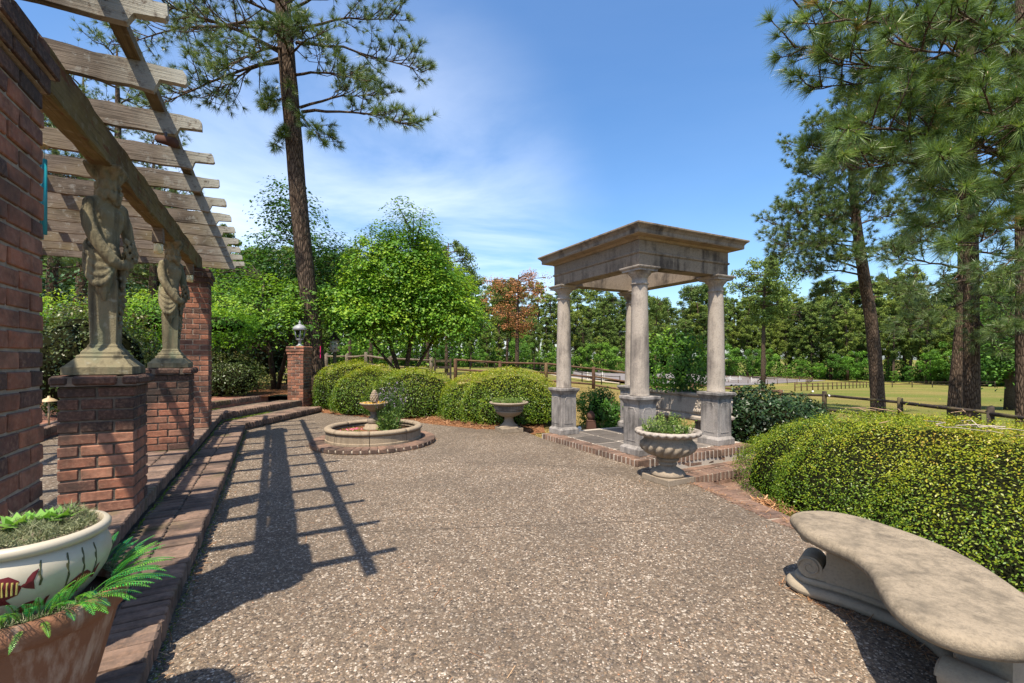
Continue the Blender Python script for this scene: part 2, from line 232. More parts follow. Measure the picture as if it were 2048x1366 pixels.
t.L(t.vmap(t.pos(), rot=(0, 0, -0.07)), bt.inputs['Vector']); t.base(t.mix(t.ramp(t.noise(t.pos(), 4, 5), [(0.45, 0.0), (0.7, 0.5)]), bt.outputs[0], (0.12, 0.085, 0.065)))

# exposure is set for the shade, so masonry, timber and ground keep their darker real tones
def tone(names, k):
    for nme in names:
        nt = MATS[nme].node_tree; b = nt.nodes['Principled BSDF'].inputs['Base Color']
        if b.is_linked:
            mx_ = nt.nodes.new('ShaderNodeMixRGB'); mx_.blend_type = 'MULTIPLY'; mx_.inputs[0].default_value = 1; mx_.inputs[2].default_value = (k[0], k[1], k[2], 1); nt.links.new(b.links[0].from_socket, mx_.inputs[1]); nt.links.new(mx_.outputs[0], b)
        else: b.default_value = (b.default_value[0] * k[0], b.default_value[1] * k[1], b.default_value[2] * k[2], 1)
tone(['aggregate', 'pebble'], (.80, .74, .685))
mat('mortar_pale', 0.95, 0.1, (0.40, 0.35, 0.29))
stone_mat('cast_stone_grey', (0.29, 0.265, 0.245), (0.07, 0.064, 0.06), 0.9, 1.5, thr=(0.45, 0.60))
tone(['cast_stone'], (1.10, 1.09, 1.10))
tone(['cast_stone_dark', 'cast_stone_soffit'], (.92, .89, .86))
tone(['stone_bench', 'stone_bench_leg', 'urn_stone', 'fountain_stone', 'flagstone'], (.84, .79, .73))
tone(['brick_red'], (1.04, .95, .86))
tone(['statue_stone'], (.74, .76, .72))
tone(['brick_worn', 'brick_path', 'paving_brick'], (.86, .80, .74))
tone(['brick_sooty', 'mortar', 'mortar_dark'], (.80, .75, .70))
tone(['terracotta'], (1.3, 1.3, 1.3))
tone(['bark_pine'], (1.35, 1.32, 1.3))
tone(['rafter_wood', 'batten_wood', 'beam_wood', 'fence_wood', 'fence_red', 'bowl_cream', 'terracotta', 'bark_pine', 'bark_smooth', 'white_paint'], (.74, .72, .68))
tone(['ground_grass', 'mulch', 'sand', 'sand_road'], (.80, .78, .74))
# ------------------------------------------------------------------ building helpers
def link(o, parent=None, loc=None, rz=None):
    COL.objects.link(o)
    if parent is not None: o.parent = parent
    if loc is not None: o.location = loc
    if rz is not None: o.rotation_euler = (0, 0, rz)
    return o
def tag(o, label=None, cat=None, group=None, kind=None):
    for k, v in (('label', label), ('category', cat), ('group', group), ('kind', kind)):
        if v: o[k] = v
    return o
def thing(name, label, cat, loc=(0, 0, 0), rz=0.0, group=None):
    o = bpy.data.objects.new(name, None); o.empty_display_size = 0.1
    link(o, None, loc, rz); return tag(o, label, cat, group)
def np_mesh(name, V, Fc, k, m, tint=None, smooth=False):
    """V (n,3) vertices, Fc flat loop indices with k corners a face"""
    me = bpy.data.meshes.new(name); V = np.ascontiguousarray(V, np.float32); Fc = np.ascontiguousarray(Fc, np.int32).ravel(); nf = len(Fc) // k
    me.vertices.add(len(V)); me.vertices.foreach_set('co', V.ravel()); me.loops.add(len(Fc)); me.loops.foreach_set('vertex_index', Fc)
    me.polygons.add(nf); me.polygons.foreach_set('loop_start', np.arange(nf, dtype=np.int32) * k)
    if smooth: me.polygons.foreach_set('use_smooth', np.ones(nf, bool))
    me.update(calc_edges=True)
    if tint is not None:
        at = me.attributes.new('tint', 'FLOAT', 'POINT'); at.data.foreach_set('value', np.ascontiguousarray(tint, np.float32))
    if m: me.materials.append(MATS[m])
    return me
def mesh_obj(name, me, parent=None, loc=None, rz=None): return link(bpy.data.objects.new(name, me), parent, loc, rz)
class MB:
    def __init__(s): s.v = []; s.f = []; s.sm = []
    def add(s, vs, fs, smooth=False):
        b = len(s.v); s.v += [tuple(p) for p in vs]; s.f += [tuple(i + b for i in f) for f in fs]; s.sm += [smooth] * len(fs); return s
    def box(s, c, d, rz=0.0, taper=1.0):
        x, y, z = d[0] / 2, d[1] / 2, d[2] / 2; cr, sr = math.cos(rz), math.sin(rz); vs = []
        for sz, k in ((-z, 1.0), (z, taper)):
            for px, py in ((-x, -y), (x, -y), (x, y), (-x, y)):
                px *= k; py *= k; vs.append((c[0] + px * cr - py * sr, c[1] + px * sr + py * cr, c[2] + sz))
        return s.add(vs, [(3, 2, 1, 0), (4, 5, 6, 7), (0, 1, 5, 4), (1, 2, 6, 5), (2, 3, 7, 6), (3, 0, 4, 7)])
    def tube(s, pts, radii, n=8, caps=True):
        pts = [Vector(p) for p in pts]; m = len(pts); vs = []
        if not hasattr(radii, '__len__'): radii = [radii] * m
        up = Vector((0.13, 0.21, 0.97)); u = None
        for i, p in enumerate(pts):
            d = (pts[min(i + 1, m - 1)] - pts[max(i - 1, 0)])
            if d.length < 1e-9: d = Vector((0, 0, 1))
            d.normalize()
            if u is None:
                u = d.cross(up)
                if u.length < 0.05: u = d.cross(Vector((1, 0, 0)))
            else:
                u = u - d * u.dot(d)
                if u.length < 0.05: u = d.cross(up)
            u.normalize(); w = d.cross(u)
            for k in range(n):
                a = 2 * math.pi * k / n; vs.append(p + (u * math.cos(a) + w * math.sin(a)) * radii[i])
        fs = [(i * n + k, i * n + (k + 1) % n, (i + 1) * n + (k + 1) % n, (i + 1) * n + k) for i in range(m - 1) for k in range(n)]
        if caps: fs += [tuple(range(n))[::-1], tuple((m - 1) * n + k for k in range(n))]
        return s.add(vs, fs, True)
    def lathe(s, prof, n=40, c=(0, 0, 0), fn=None, caps=True, sq=None):
        vs = []
        for i, (r, z) in enumerate(prof):
            for k in range(n):
                a = 2 * math.pi * k / n; rr = fn(i, r, z, a) if fn else r
                vs.append((c[0] + rr * math.cos(a), c[1] + rr * math.sin(a), c[2] + z))
        m = len(prof); fs = [(i * n + k, i * n + (k + 1) % n, (i + 1) * n + (k + 1) % n, (i + 1) * n + k) for i in range(m - 1) for k in range(n)]
        if caps: fs += [tuple(range(n))[::-1], tuple((m - 1) * n + k for k in range(n))]
        return s.add(vs, fs, True)
    def square(s, prof, c=(0, 0, 0)):
        """stacked square sections (half width, z): mouldings of a square plan"""
        vs = []
        for h, z in prof: vs += [(c[0] - h, c[1] - h, c[2] + z), (c[0] + h, c[1] - h, c[2] + z), (c[0] + h, c[1] + h, c[2] + z), (c[0] - h, c[1] + h, c[2] + z)]
        m = len(prof); fs = [(i * 4 + k, i * 4 + (k + 1) % 4, (i + 1) * 4 + (k + 1) % 4, (i + 1) * 4 + k) for i in range(m - 1) for k in range(4)]
        fs += [(3, 2, 1, 0), tuple((m - 1) * 4 + k for k in range(4))]; return s.add(vs, fs)
    def prism(s, poly, z0, z1, top_only=False):
        n = len(poly); vs = [(p[0], p[1], z0) for p in poly] + [(p[0], p[1], z1) for p in poly]
        fs = [tuple(range(n, 2 * n))]
        if not top_only: fs += [tuple(range(n))[::-1]] + [(i, (i + 1) % n, n + (i + 1) % n, n + i) for i in range(n)]
        return s.add(vs, fs)
    def sphere(s, c, r, n=10, m=7, sc=(1, 1, 1)):
        prof = [(max(1e-4, math.sin(math.pi * i / m)), -math.cos(math.pi * i / m)) for i in range(m + 1)]
        vs = [(c[0] + p[0] * math.cos(2 * math.pi * k / n) * r * sc[0], c[1] + p[0] * math.sin(2 * math.pi * k / n) * r * sc[1], c[2] + p[1] * r * sc[2]) for p in prof for k in range(n)]
        return s.add(vs, [(i * n + k, i * n + (k + 1) % n, (i + 1) * n + (k + 1) % n, (i + 1) * n + k) for i in range(m) for k in range(n)], True)
    def mesh(s, name, m):
        me = bpy.data.meshes.new(name); me.from_pydata(s.v, [], s.f); me.polygons.foreach_set('use_smooth', s.sm); me.materials.append(MATS[m]); me.update(); return me
    def build(s, name, m, parent=None, loc=None, rz=None, bevel=0.0, seg=2, edge=None):
        me = s.mesh(name, m); o = mesh_obj(name, me, parent, loc, rz)
        if bevel:
            b = o.modifiers.new('edge', 'BEVEL'); b.width = bevel; b.segments = seg; b.limit_method = 'ANGLE'; b.angle_limit = R(40)
        if edge:
            me.update()
            for p in me.polygons: p.use_smooth = True
            me.set_sharp_from_angle(angle=R(edge))
        return o
# bricks: bevelled boxes shared by size
_bk = {}
def brick_mesh(L, W, H, m, rnd=0.004):
    v = random.randrange(5); key = (round(L, 3), round(W, 3), round(H, 3), m, v, rnd)
    if key not in _bk:
        bm = bmesh.new(); bmesh.ops.create_cube(bm, size=1)
        for q in bm.verts: q.co = Vector((q.co.x * L, q.co.y * W, q.co.z * H)) + Vector([random.uniform(-1, 1) * 0.0025 for _ in range(3)])
        bmesh.ops.bevel(bm, geom=bm.edges[:], offset=rnd, segments=1, affect='EDGES', profile=0.5)
        me = bpy.data.meshes.new('brick'); bm.to_mesh(me); bm.free(); me.materials.append(MATS[m]); _bk[key] = me
    return _bk[key]
def brick(parent, c, d, rz=0.0, m='brick_red', rnd=0.004, jit=0.0015):
    o = bpy.data.objects.new('brick', brick_mesh(d[0], d[1], d[2], m, rnd)); COL.objects.link(o); o.parent = parent
    o.location = (c[0] + random.uniform(-jit, jit), c[1] + random.uniform(-jit, jit), c[2]); o.rotation_euler = (0, 0, rz + random.uniform(-.008, .008)); return o
COURSE = 0.069; BH = 0.058; BD = 0.092; BL = 0.192; JT = 0.011
def ring_course(parent, W, z, swap, m='brick_red', H=BH, rnd=0.004):
    """one course of a square pier: two stretchers on two sides, one between on the others"""
    L = (W - JT) / 2; M = W - 2 * BD - 2 * JT; h = W / 2 - BD / 2
    for s in (-1, 1):
        for q in (-1, 1):
            c = (q * (L + JT) / 2, s * h)
            if swap: brick(parent, (c[1], c[0], z + H / 2), (L, BD, H), R(90), m, rnd)
            else: brick(parent, (c[0], c[1], z + H / 2), (L, BD, H), 0, m, rnd)
        if swap: brick(parent, (0, s * h, z + H / 2), (M, BD, H), 0, m, rnd)
        else: brick(parent, (s * h, 0, z + H / 2), (M, BD, H), R(90), m, rnd)
def pier(name, label, cat, a, b, z0, z1, W, caps, rz=TH, loc=None, group=None, soot=0):
    """caps: list of (course height, extra width) above the shaft"""
    t = thing(name, label, cat, loc or AB(a, b, z0), rz, group); n = max(1, int(round((z1 - z0) / COURSE))); co = (z1 - z0) / n
    for i in range(n): ring_course(t, W, i * co + 0.005, i % 2, 'brick_sooty' if i >= n - soot else 'brick_red')
    z = z1 - z0; top = z + sum(c[0] for c in caps)
    mb = MB().box((0, 0, z / 2 - 0.03), (W - 0.016, W - 0.016, z + 0.05)); zz = z
    for h, e in caps: mb.box((0, 0, zz + h / 2 - .004), (W + 2 * e - 0.02, W + 2 * e - 0.02, h - 0.012)); zz += h
    mb.build('mortar_joints', 'mortar_dark' if soot > 2 else 'mortar', t)
    for i, (h, e) in enumerate(caps):
        ring_course(t, W + 2 * e, z + 0.003, (n + i) % 2, 'brick_sooty' if soot else 'brick_red', h - 0.008, 0.016 if i == len(caps) - 1 else 0.004); z += h
    return t, z0 + top
# ------------------------------------------------------------------ setting
def grid_patch(name, xs, ys, zf, m, kind='structure'):
    X, Y = np.meshgrid(xs, ys); Z = zf(X, Y); V = np.stack([X, Y, Z], -1).reshape(-1, 3); nx, ny = len(xs), len(ys)
    i = np.arange(nx - 1)[None] + np.arange(ny - 1)[:, None] * nx; Fc = np.stack([i, i + 1, i + 1 + nx, i + nx], -1).reshape(-1, 4)
    o = mesh_obj(name, np_mesh(name, V, Fc, 4, m, smooth=True)); tag(o, kind=kind); return o
def warp(lo, hi, n, p):
    u = np.linspace(-1, 1, n); s = np.sign(u) * np.abs(u) ** p; return np.where(s < 0, -s * lo, s * hi)
def ground_z(X, Y):
    z = terrain(X, Y); a = X * AX[0] + Y * AX[1]; b = X * BX[0] + Y * BX[1]
    # lower the sheet under the built terraces and the patio
    low = ((b < -0.3) & (a < 8.9) & (a > -4)) | ((X > 1.3) & (X < 5.6) & (Y > 1.2) & (Y < 6.4) & (X + .2 * Y < 6.2))
    return np.where(low, -0.5, z)
ground = grid_patch('ground', np.concatenate([[-900, -500, -260, -160], np.linspace(-110, -24, 30), np.linspace(-22, 22, 90), np.linspace(24, 230, 50), [300, 500, 900]]),
                    np.concatenate([[-60, -30, -12, -5], np.linspace(-2, 20, 60), np.linspace(21, 60, 50), np.linspace(63, 200, 40), [260, 400, 700, 1500]]), ground_z, 'ground_grass')
# patio of exposed aggregate: outline on the ground
S1_CORNER = AB(8.61, -0.40); E2 = Vector((0.085, 0.996, 0)).normalized(); N2 = Vector((E2.y, -E2.x, 0))
LIP = [(1.70, 4.36), (1.80, 3.80), (1.89, 3.36), (2.08, 2.90), (2.33, 2.40), (2.62, 1.80), (2.8, 1.0), (2.9, -2.5)]
TF = Vector((1.368, 4.957, 0))               # front corner of the temple base
S1_END = S1_CORNER + E2 * 2.55
patio_poly = [AB(-3.0, -0.42)[:2], (2.9, -2.5)] + LIP[::-1][1:] + [(TF.x + .25, TF.y - .1), (TF.x + .05, TF.y + .05), (TF + Vector((AX[0], AX[1], 0)) * 1.98)[:2], (0.2, 7.35), (-0.25, 7.55), (-0.8, 7.75), (-1.4, 8.15), (-2.2, 8.7), (-3.0, 9.3), (S1_END.x, S1_END.y), (S1_CORNER.x - .05, S1_CORNER.y)]
pt = MB().prism([p[:2] for p in patio_poly], -0.3, 0.0).build('patio', 'aggregate'); tag(pt, kind='structure')
for p0_, p1_ in (((-3.4, 5.6), (1.25, 4.92)), ((-2.2, 3.0), (1.9, 3.45))):
    d_ = Vector((p1_[0] - p0_[0], p1_[1] - p0_[1], 0)).normalized(); n_ = Vector((-d_.y, d_.x, 0)) * .006; pj = [Vector((*p0_, 0)).lerp(Vector((*p1_, 0)), k / 30) + n_ * random.uniform(-.8, .8) for k in range(31)]
    MB().add([tuple((q + n_ * s).to_tuple()[:2]) + (.0022,) for s in (-1, 1) for q in pj], [(k, k + 1, 32 + k, 31 + k) for k in range(30)]).build('joint_line', 'mortar_dark', pt)
def in_poly(P, poly):
    x, y = P[:, 0], P[:, 1]; ins = np.zeros(len(P), bool); n = len(poly)
    for i in range(n):
        x1, y1 = poly[i][:2]; x2, y2 = poly[(i + 1) % n][:2]
        c = ((y1 > y) != (y2 > y)) & (x < (x2 - x1) * (y - y1) / (y2 - y1 + 1e-12) + x1); ins ^= c
    return ins
def pebbles(n, y0, y1, smin, smax, name):
    y = y0 + (y1 - y0) * RNG.random(n) ** 1.25; x = RNG.uniform(-0.92, 1.08, n) * y * 1.05; P = np.stack([x, y], 1)
    pp = [AB(0.5, -0.405)[:2], AB(8.5, -0.405)[:2]] + [p for p in patio_poly[-12:-1]] + [(0.39, 6.6), (1.3, 4.93)] + [(p[0] - .02, p[1]) for p in LIP[:6]] + [(1.5, .8)]
    P = P[in_poly(P, pp)]; n = len(P); sz = RNG.uniform(smin, smax, n) * (1 + 0.12 * np.maximum(0, P[:, 1] - 2.5)); rot = RNG.uniform(0, 6.28, n); asp = RNG.uniform(0.55, 1.0, n); hz = RNG.uniform(0.22, 0.5, n) * sz
    k = np.arange(5) * 2 * math.pi / 5; jit = RNG.uniform(0.8, 1.15, (n, 5)); ex = np.cos(k)[None] * sz[:, None] * jit; ey = np.sin(k)[None] * (sz * asp)[:, None] * jit
    cx = P[:, :1] + ex * np.cos(rot)[:, None] - ey * np.sin(rot)[:, None]; cy = P[:, 1:] + ex * np.sin(rot)[:, None] + ey * np.cos(rot)[:, None]
    V = np.zeros((n, 6, 3)); V[:, :5, 0] = cx; V[:, :5, 1] = cy; V[:, :5, 2] = -0.001; V[:, 5, 0] = P[:, 0] + RNG.uniform(-.2, .2, n) * sz; V[:, 5, 1] = P[:, 1] + RNG.uniform(-.2, .2, n) * sz; V[:, 5, 2] = hz
    b = np.arange(n)[:, None] * 6; Fc = np.stack([np.concatenate([b + i, b + (i + 1) % 5, b + 5], 1) for i in range(5)], 1)
    o = mesh_obj(name, np_mesh(name, V.reshape(-1, 3), Fc, 3, 'pebble', np.repeat(RNG.random(n), 6), True), pt); tag(o, kind='stuff'); return o
pebbles(120000, 1.45, 6.2, 0.0038, 0.0085, 'pebbles')
# steps: rowlock bricks, two rows a tread
def rowlock_run(parent, p0, d, n_out, length, z_top, rows, m='brick_worn', pitch=0.0685, H=0.095, L=0.185, start=0.0, gap=0.012):
    cnt = int(length / pitch); rz = math.atan2(n_out.y, n_out.x)
    for r in range(rows):
        for i in range(cnt):
            c = p0 + d * (start + (i + 0.5) * pitch) - n_out * (L / 2 + r * (L + 0.008) + random.uniform(-.004, .004))
            brick(parent, (c.x, c.y, z_top - H / 2 + random.uniform(-.004, .003)), (L, pitch - gap, H), rz, m, 0.008)
A3 = Vector((AX[0], AX[1], 0)); B3 = Vector((BX[0], BX[1], 0))
RISE = 0.125
st1 = tag(bpy.data.objects.new('lower_step', None), kind='structure'); link(st1)
MB().prism([AB(-3, -0.43)[:2], (S1_CORNER - B3 * .03)[:2], (S1_END - N2 * .03)[:2], (S1_END - N2 * .75)[:2], AB(8.4, -1.0)[:2], AB(-3, -1.0)[:2]], -0.2, RISE - 0.016).build('mortar_bed', 'mortar_dark', st1)
rowlock_run(st1, AB(1.15, -0.40), A3, B3, 8.61 - 1.15, RISE, 2)
rowlock_run(st1, S1_CORNER, E2, N2, 2.5, RISE, 2)
S2C = AB(9.05, -0.80); S2_END = S2C + E2 * 2.2
st2 = tag(bpy.data.objects.new('upper_step', None), kind='structure'); link(st2)
MB().prism([AB(-3, -0.79)[:2], (S2C - B3 * .025)[:2], (S2_END + E2 * .35 - N2 * .012)[:2], (S2_END + E2 * .35 - N2 * 0.8)[:2], AB(9.0, -1.9)[:2], AB(9.0, -1.16)[:2], AB(-3, -1.16)[:2]], -0.2, 2 * RISE - 0.016).build('mortar_bed', 'mortar_dark', st2)
rowlock_run(st2, AB(2.3, -0.765), A3, B3, 9.05 - 2.3, 2 * RISE, 2)
rowlock_run(st2, S2C, E2, N2, 2.2, 2 * RISE, 2)
ter = MB().prism([AB(-3, -1.155)[:2], AB(9.2, -1.155)[:2], AB(9.2, -2.45)[:2], AB(-3, -2.45)[:2]], -0.2, 2 * RISE - 0.003).build('terrace_walk', 'aggregate'); tag(ter, kind='structure')
S3C = AB(9.35, -1.35); S3_END = S3C + E2 * 2.1
st3 = tag(bpy.data.objects.new('top_terrace', None), kind='structure'); link(st3)
MB().prism([AB(-3, -2.35)[:2], AB(8.3, -2.35)[:2], (S3C - B3 * .012)[:2], (S3_END - N2 * .012)[:2], (S3_END + E2 * .25 - N2 * .012)[:2], (S3_END + E2 * .35 - N2 * 3.0)[:2], AB(9.6, -4.4)[:2], AB(9.0, -7.5)[:2], AB(-3, -7.5)[:2]], -0.2, 3 * RISE - 0.004).build('brick_paving', 'paving_brick', st3)
rowlock_run(st3, S3C, E2, N2, 2.1, 3 * RISE + .002, 1)
rowlock_run(st3, AB(3.4, -2.34), A3, B3, 5.0, 3 * RISE + .002, 1)
# moss strips where treads meet risers
def scatter_blades(name, P, h, w, m, spread=0.8, parent=None, tint=None, bend=0.0):
    n = len(P); d = RNG.normal(0, 1, (n, 3)) * spread; d[:, 2] = np.abs(d[:, 2]) * 0.3 + 0.7; d /= np.linalg.norm(d, axis=1)[:, None]
    hh = h * RNG.uniform(0.5, 1.2, n); s = np.cross(d, RNG.normal(0, 1, (n, 3))); s /= np.linalg.norm(s, axis=1)[:, None] + 1e-9
    V = np.stack([P + s * w / 2, P - s * w / 2, P + d * hh[:, None]], 1).reshape(-1, 3)
    tt = RNG.random(n) if tint is None else tint
    o = mesh_obj(name, np_mesh(name, V, np.arange(3 * n), 3, m, np.repeat(tt, 3)), parent); return o
def line_pts(p0, p1, n, wid, z):
    u = RNG.random(n); p0 = np.array(p0[:2]); p1 = np.array(p1[:2]); d = (p1 - p0) / np.linalg.norm(p1 - p0); nn = np.array([d[1], -d[0]])
    q = p0 + (p1 - p0) * u[:, None] + nn * (np.abs(RNG.normal(0, wid, n)))[:, None] * (0.3 + np.sin(u * 37) ** 2)[:, None]; return np.concatenate([q, np.full((n, 1), z)], 1)
P = np.concatenate([line_pts(AB(1.2, -.765), AB(9.0, -.765), 2500, .012, RISE - .004), line_pts(AB(1.2, -.402), AB(8.6, -.402), 3000, .016, -.004), line_pts(S2C + E2 * .1, S2C + E2 * 1.3, 1500, .05, RISE - .003), line_pts(S3C + E2 * .1, S3C + E2 * .8, 600, .04, 2 * RISE - .003)])
tag(scatter_blades('moss_growth', P, 0.014, 0.009, 'leaf_hedge', 1.2, None, RNG.random(len(P)) * .7), kind='stuff')
# temple base
TB = tag(bpy.data.objects.new('temple_base', None), kind='structure'); link(TB)
LA, LB, TZ = 2.02, 2.0, 0.076
def T(a, b, z=0.0): return TF + A3 * a + B3 * b + Vector((0, 0, z))
MB().prism([T(.012, .012)[:2], T(.012, LB)[:2], T(LA, LB)[:2], T(LA, .012)[:2]], -0.4, TZ - 0.010).build('mortar_bed', 'mortar_pale', TB)
rowlock_run(TB, T(0, 0), A3, -B3, LA, TZ, 1, 'brick_path', gap=.017)
rowlock_run(TB, T(0, 0.19), B3, -A3, LB - .2, TZ, 1, 'brick_path', gap=.017)
for i in range(9): brick(TB, (*T(.046 + .012, .1 + i * .205)[:2], TZ - 0.095 - 0.036), (BL, BD, BH), TH, 'brick_path')
y = 0.2; k = 0
for r, wd in enumerate((.40, .42, .38, .42)):
    x = 0.2 + (0.0 if r % 2 else -0.0); ws = [(.44, .36, .52, .40), (.34, .50, .44, .44), (.48, .38, .42, .44), (.38, .46, .5, .38)][r]
    for w in ws:
        c = T(x + w / 2, y + wd / 2)
        brick(TB, (c.x, c.y, TZ - 0.004 - 0.02), (wd - 0.03, w - 0.03, 0.04), TH, 'flagstone', 0.004).name = 'flagstone'; x += w
    y += wd
# tread and lower landing on the right of the base
MB().prism([T(.012, .32)[:2], T(.012, LB + .6)[:2], T(-.30, LB + .6)[:2], T(-.30, .32)[:2]], -0.4, -0.098).build('mortar_bed', 'mortar', TB)
rowlock_run(TB, T(-.31, .33), B3, -A3, 1.6, -.088, 1, 'brick_path', gap=.017)
for i in range(8):
    for q in range(1): brick(TB, (*T(-.062, .42 + i * .203)[:2], -.094), (BL, BD, .02), TH, 'brick_path')
LZ = -0.225
lan = tag(bpy.data.objects.new('landing_path', None), kind='structure'); link(lan)
MB().prism([T(-.28, .2)[:2], T(-.28, 3.2)[:2], T(-1.6, 3.2)[:2], T(-1.75, .2)[:2]], -0.6, LZ - .006).build('mortar_bed', 'mortar', lan)
for j in range(12):
    for i in range(9):
        q = T(-.30 - .052 - j * .103, .42 + i * .203 + (.1 if j % 2 else 0)); brick(lan, (q.x, q.y, LZ - .02), (BL, BD, .04), TH, 'brick_path')
for i in range(9): brick(TB, (*T(-.26, .42 + i * .203)[:2], -.205), (BL, BD, BH), TH, 'brick_path')
# coping bricks along the patio lip
cop = tag(bpy.data.objects.new('patio_coping', None), kind='structure'); link(cop)
acc = 0.0
for i in range(len(LIP) - 2):
    p0 = Vector((*LIP[i], 0)); p1 = Vector((*LIP[i + 1], 0)); d = (p1 - p0); Ls = d.length; d.normalize(); nn = Vector((-d.y, d.x, 0))
    MB().prism([p0[:2], p1[:2], (p1 + nn * .215)[:2], (p0 + nn * .215)[:2]], -0.5, -0.004).build('mortar_bed', 'mortar', cop)
    s = 0.04
    while s < Ls - .02:
        c = p0 + d * s + nn * .108; brick(cop, (c.x, c.y, -.026), (.2, .06, .06), math.atan2(nn.y, nn.x), 'brick_path'); s += .0695
# mulch beds
def bed(name, poly, zf): 
    xs = [p[0] for p in poly]; ys = [p[1] for p in poly]; X = np.linspace(min(xs), max(xs), 50); Y = np.linspace(min(ys), max(ys), 50); XX, YY = np.meshgrid(X, Y); Q = np.stack([XX, YY], -1).reshape(-1, 2)
    ins = in_poly(Q, poly).reshape(50, 50); Z = zf(XX, YY) + RNG.normal(0, .008, XX.shape); V = np.stack([XX, YY, Z], -1).reshape(-1, 3); i = (np.arange(49)[None] + np.arange(49)[:, None] * 50)
    ok = ins[:-1, :-1] | ins[1:, :-1] | ins[:-1, 1:] | ins[1:, 1:]; i = i[ok]; Fc = np.stack([i, i + 1, i + 51, i + 50], -1)
    o = mesh_obj(name, np_mesh(name, V, Fc, 4, 'mulch')); tag(o, kind='structure')
    q = Q[in_poly(Q, poly)]; return o
bed_back = [(-4.6, 10.1), (-4.05, 9.9), (-3.0, 9.25), (-2.2, 8.65), (-1.4, 8.1), (-.8, 7.72), (-.25, 7.5), (.2, 7.35), (.42, 7.55), (.55, 8.3), (.3, 9.6), (-1.2, 10.3), (-3, 12), (-5.5, 13.5), (-7.5, 13), (-6.5, 11)]
bed('mulch_bed', bed_back, lambda x, y: -0.015 + 0.075 * ss(7.4, 8.6, y + .55 * x + .3) - 0.075 * ss(-.15, .45, x))
bed('mulch_bed', [(1.95, 3.9), (2.4, 2.7), (2.9, 1.9), (3.4, 0.5), (6.5, 0.5), (6.5, 6.5), (4.2, 7.2), (2.6, 6.6), (3.0, 4.9), (2.5, 4.35)], lambda x, y: -0.20 - 0.06 * ss(3.5, 6.5, x))
bed('mulch_bed', [(S3_END - N2 * .1)[:2], (S3_END + E2 * .3 - N2 * 3.1)[:2], AB(9.6, -4.6)[:2], AB(9.2, -7.5)[:2], (-13, 8), (-12, 15), (-5, 15), (-4.9, 11.6)], lambda x, y: 0.36 + 0 * x)
def poly_pts(poly, n):
    xs = [p[0] for p in poly]; ys = [p[1] for p in poly]; P = np.stack([RNG.uniform(min(xs), max(xs), n), RNG.uniform(min(ys), max(ys), n)], 1); return P[in_poly(P, poly)]
q = poly_pts(bed_back, 26000); q = q[q[:, 1] + .62 * q[:, 0] < 8.6]; P = np.concatenate([q, (-0.008 + 0.075 * ss(7.4, 8.6, q[:, 1] + .55 * q[:, 0] + .3) - 0.07 * ss(-.15, .45, q[:, 0]))[:, None]], 1)
def flat_straw(name, P, L, w, m, lift=0.03):
    n = len(P); a = RNG.uniform(0, 6.28, n); l = L * RNG.uniform(.4, 1.2, n); d = np.stack([np.cos(a), np.sin(a), RNG.normal(0, .25, n)], 1); s = np.stack([-np.sin(a), np.cos(a), np.zeros(n)], 1) * w / 2
    P = P + np.array([0, 0, 1]) * (RNG.random(n) * lift)[:, None]
    V = np.stack([P - s, P + s, P + d * l[:, None] + s, P + d * l[:, None] - s], 1).reshape(-1, 3); o = mesh_obj(name, np_mesh(name, V, np.arange(4 * n), 4, m, np.repeat(RNG.random(n), 4))); tag(o, kind='stuff'); return o
flat_straw('pine_straw', P, 0.10, 0.008, 'straw')
q = poly_pts([(1.95, 4.2), (2.2, 2.9), (2.9, 1.7), (3.2, 1.9), (2.6, 3.4), (2.5, 4.5)], 9000); flat_straw('pine_straw', np.concatenate([q, np.full((len(q), 1), -.19)], 1), 0.07, 0.010, 'straw')
# dry lawn blades between the hedges and the rail fence
# pine needles and leaf bits blown over the court
q = poly_pts([p[:2] for p in patio_poly], 2200); q = q[(q[:, 1] > .9) & (RNG.random(len(q)) < .25 + .75 * (np.sin(q[:, 0] * 2.1 + q[:, 1] * 1.3) > .55))]; flat_straw('needle_litter', np.concatenate([q, np.full((len(q), 1), .004)], 1), .055, .0022, 'straw', .004)
L0 = line_pts(LIP[0], LIP[4], 260, .05, .006); L1 = line_pts(AB(1.2, -.39), AB(8.5, -.39), 420, .035, .004); aa = RNG.uniform(0, 6.28, 160); L2 = np.stack([-1.935 + .87 * np.cos(aa), 6.42 + .87 * np.sin(aa), aa * 0 + .004], 1); ab = RNG.random(220); L3 = np.stack([1.42 + .30 * ab + RNG.normal(0, .03, 220), 2.42 - .62 * ab + RNG.normal(0, .05, 220), ab * 0 + .005], 1)
flat_straw('needle_litter', np.concatenate([L0, L1, L2, L3]), .045, .0028, 'straw', .006)
n = 70000; x = RNG.uniform(-1, 9, n); y = 7.2 + 13 * RNG.random(n) ** 1.6; k = ~in_poly(np.stack([x, y], 1), bed_back) & ~in_poly(np.stack([x, y], 1), patio_poly) & (x < y * .75 + .5); x, y = x[k], y[k]
tl = scatter_blades('lawn_grass', np.stack([x, y, terrain(x, y) - .005], 1), 0.05, 0.012, 'grass_dry', 0.9); tag(tl, kind='stuff')
# far riding arena and sand track
ar = MB().prism([(42, 98), (58, 110), (88, 128), (84, 150), (30, 150), (-2, 128), (12, 100)], -.1, .0).build('riding_arena', 'sand'); tag(ar, kind='structure')
for v in ar.data.vertices: v.co.z += float(terrain(v.co.x, v.co.y)) + .12
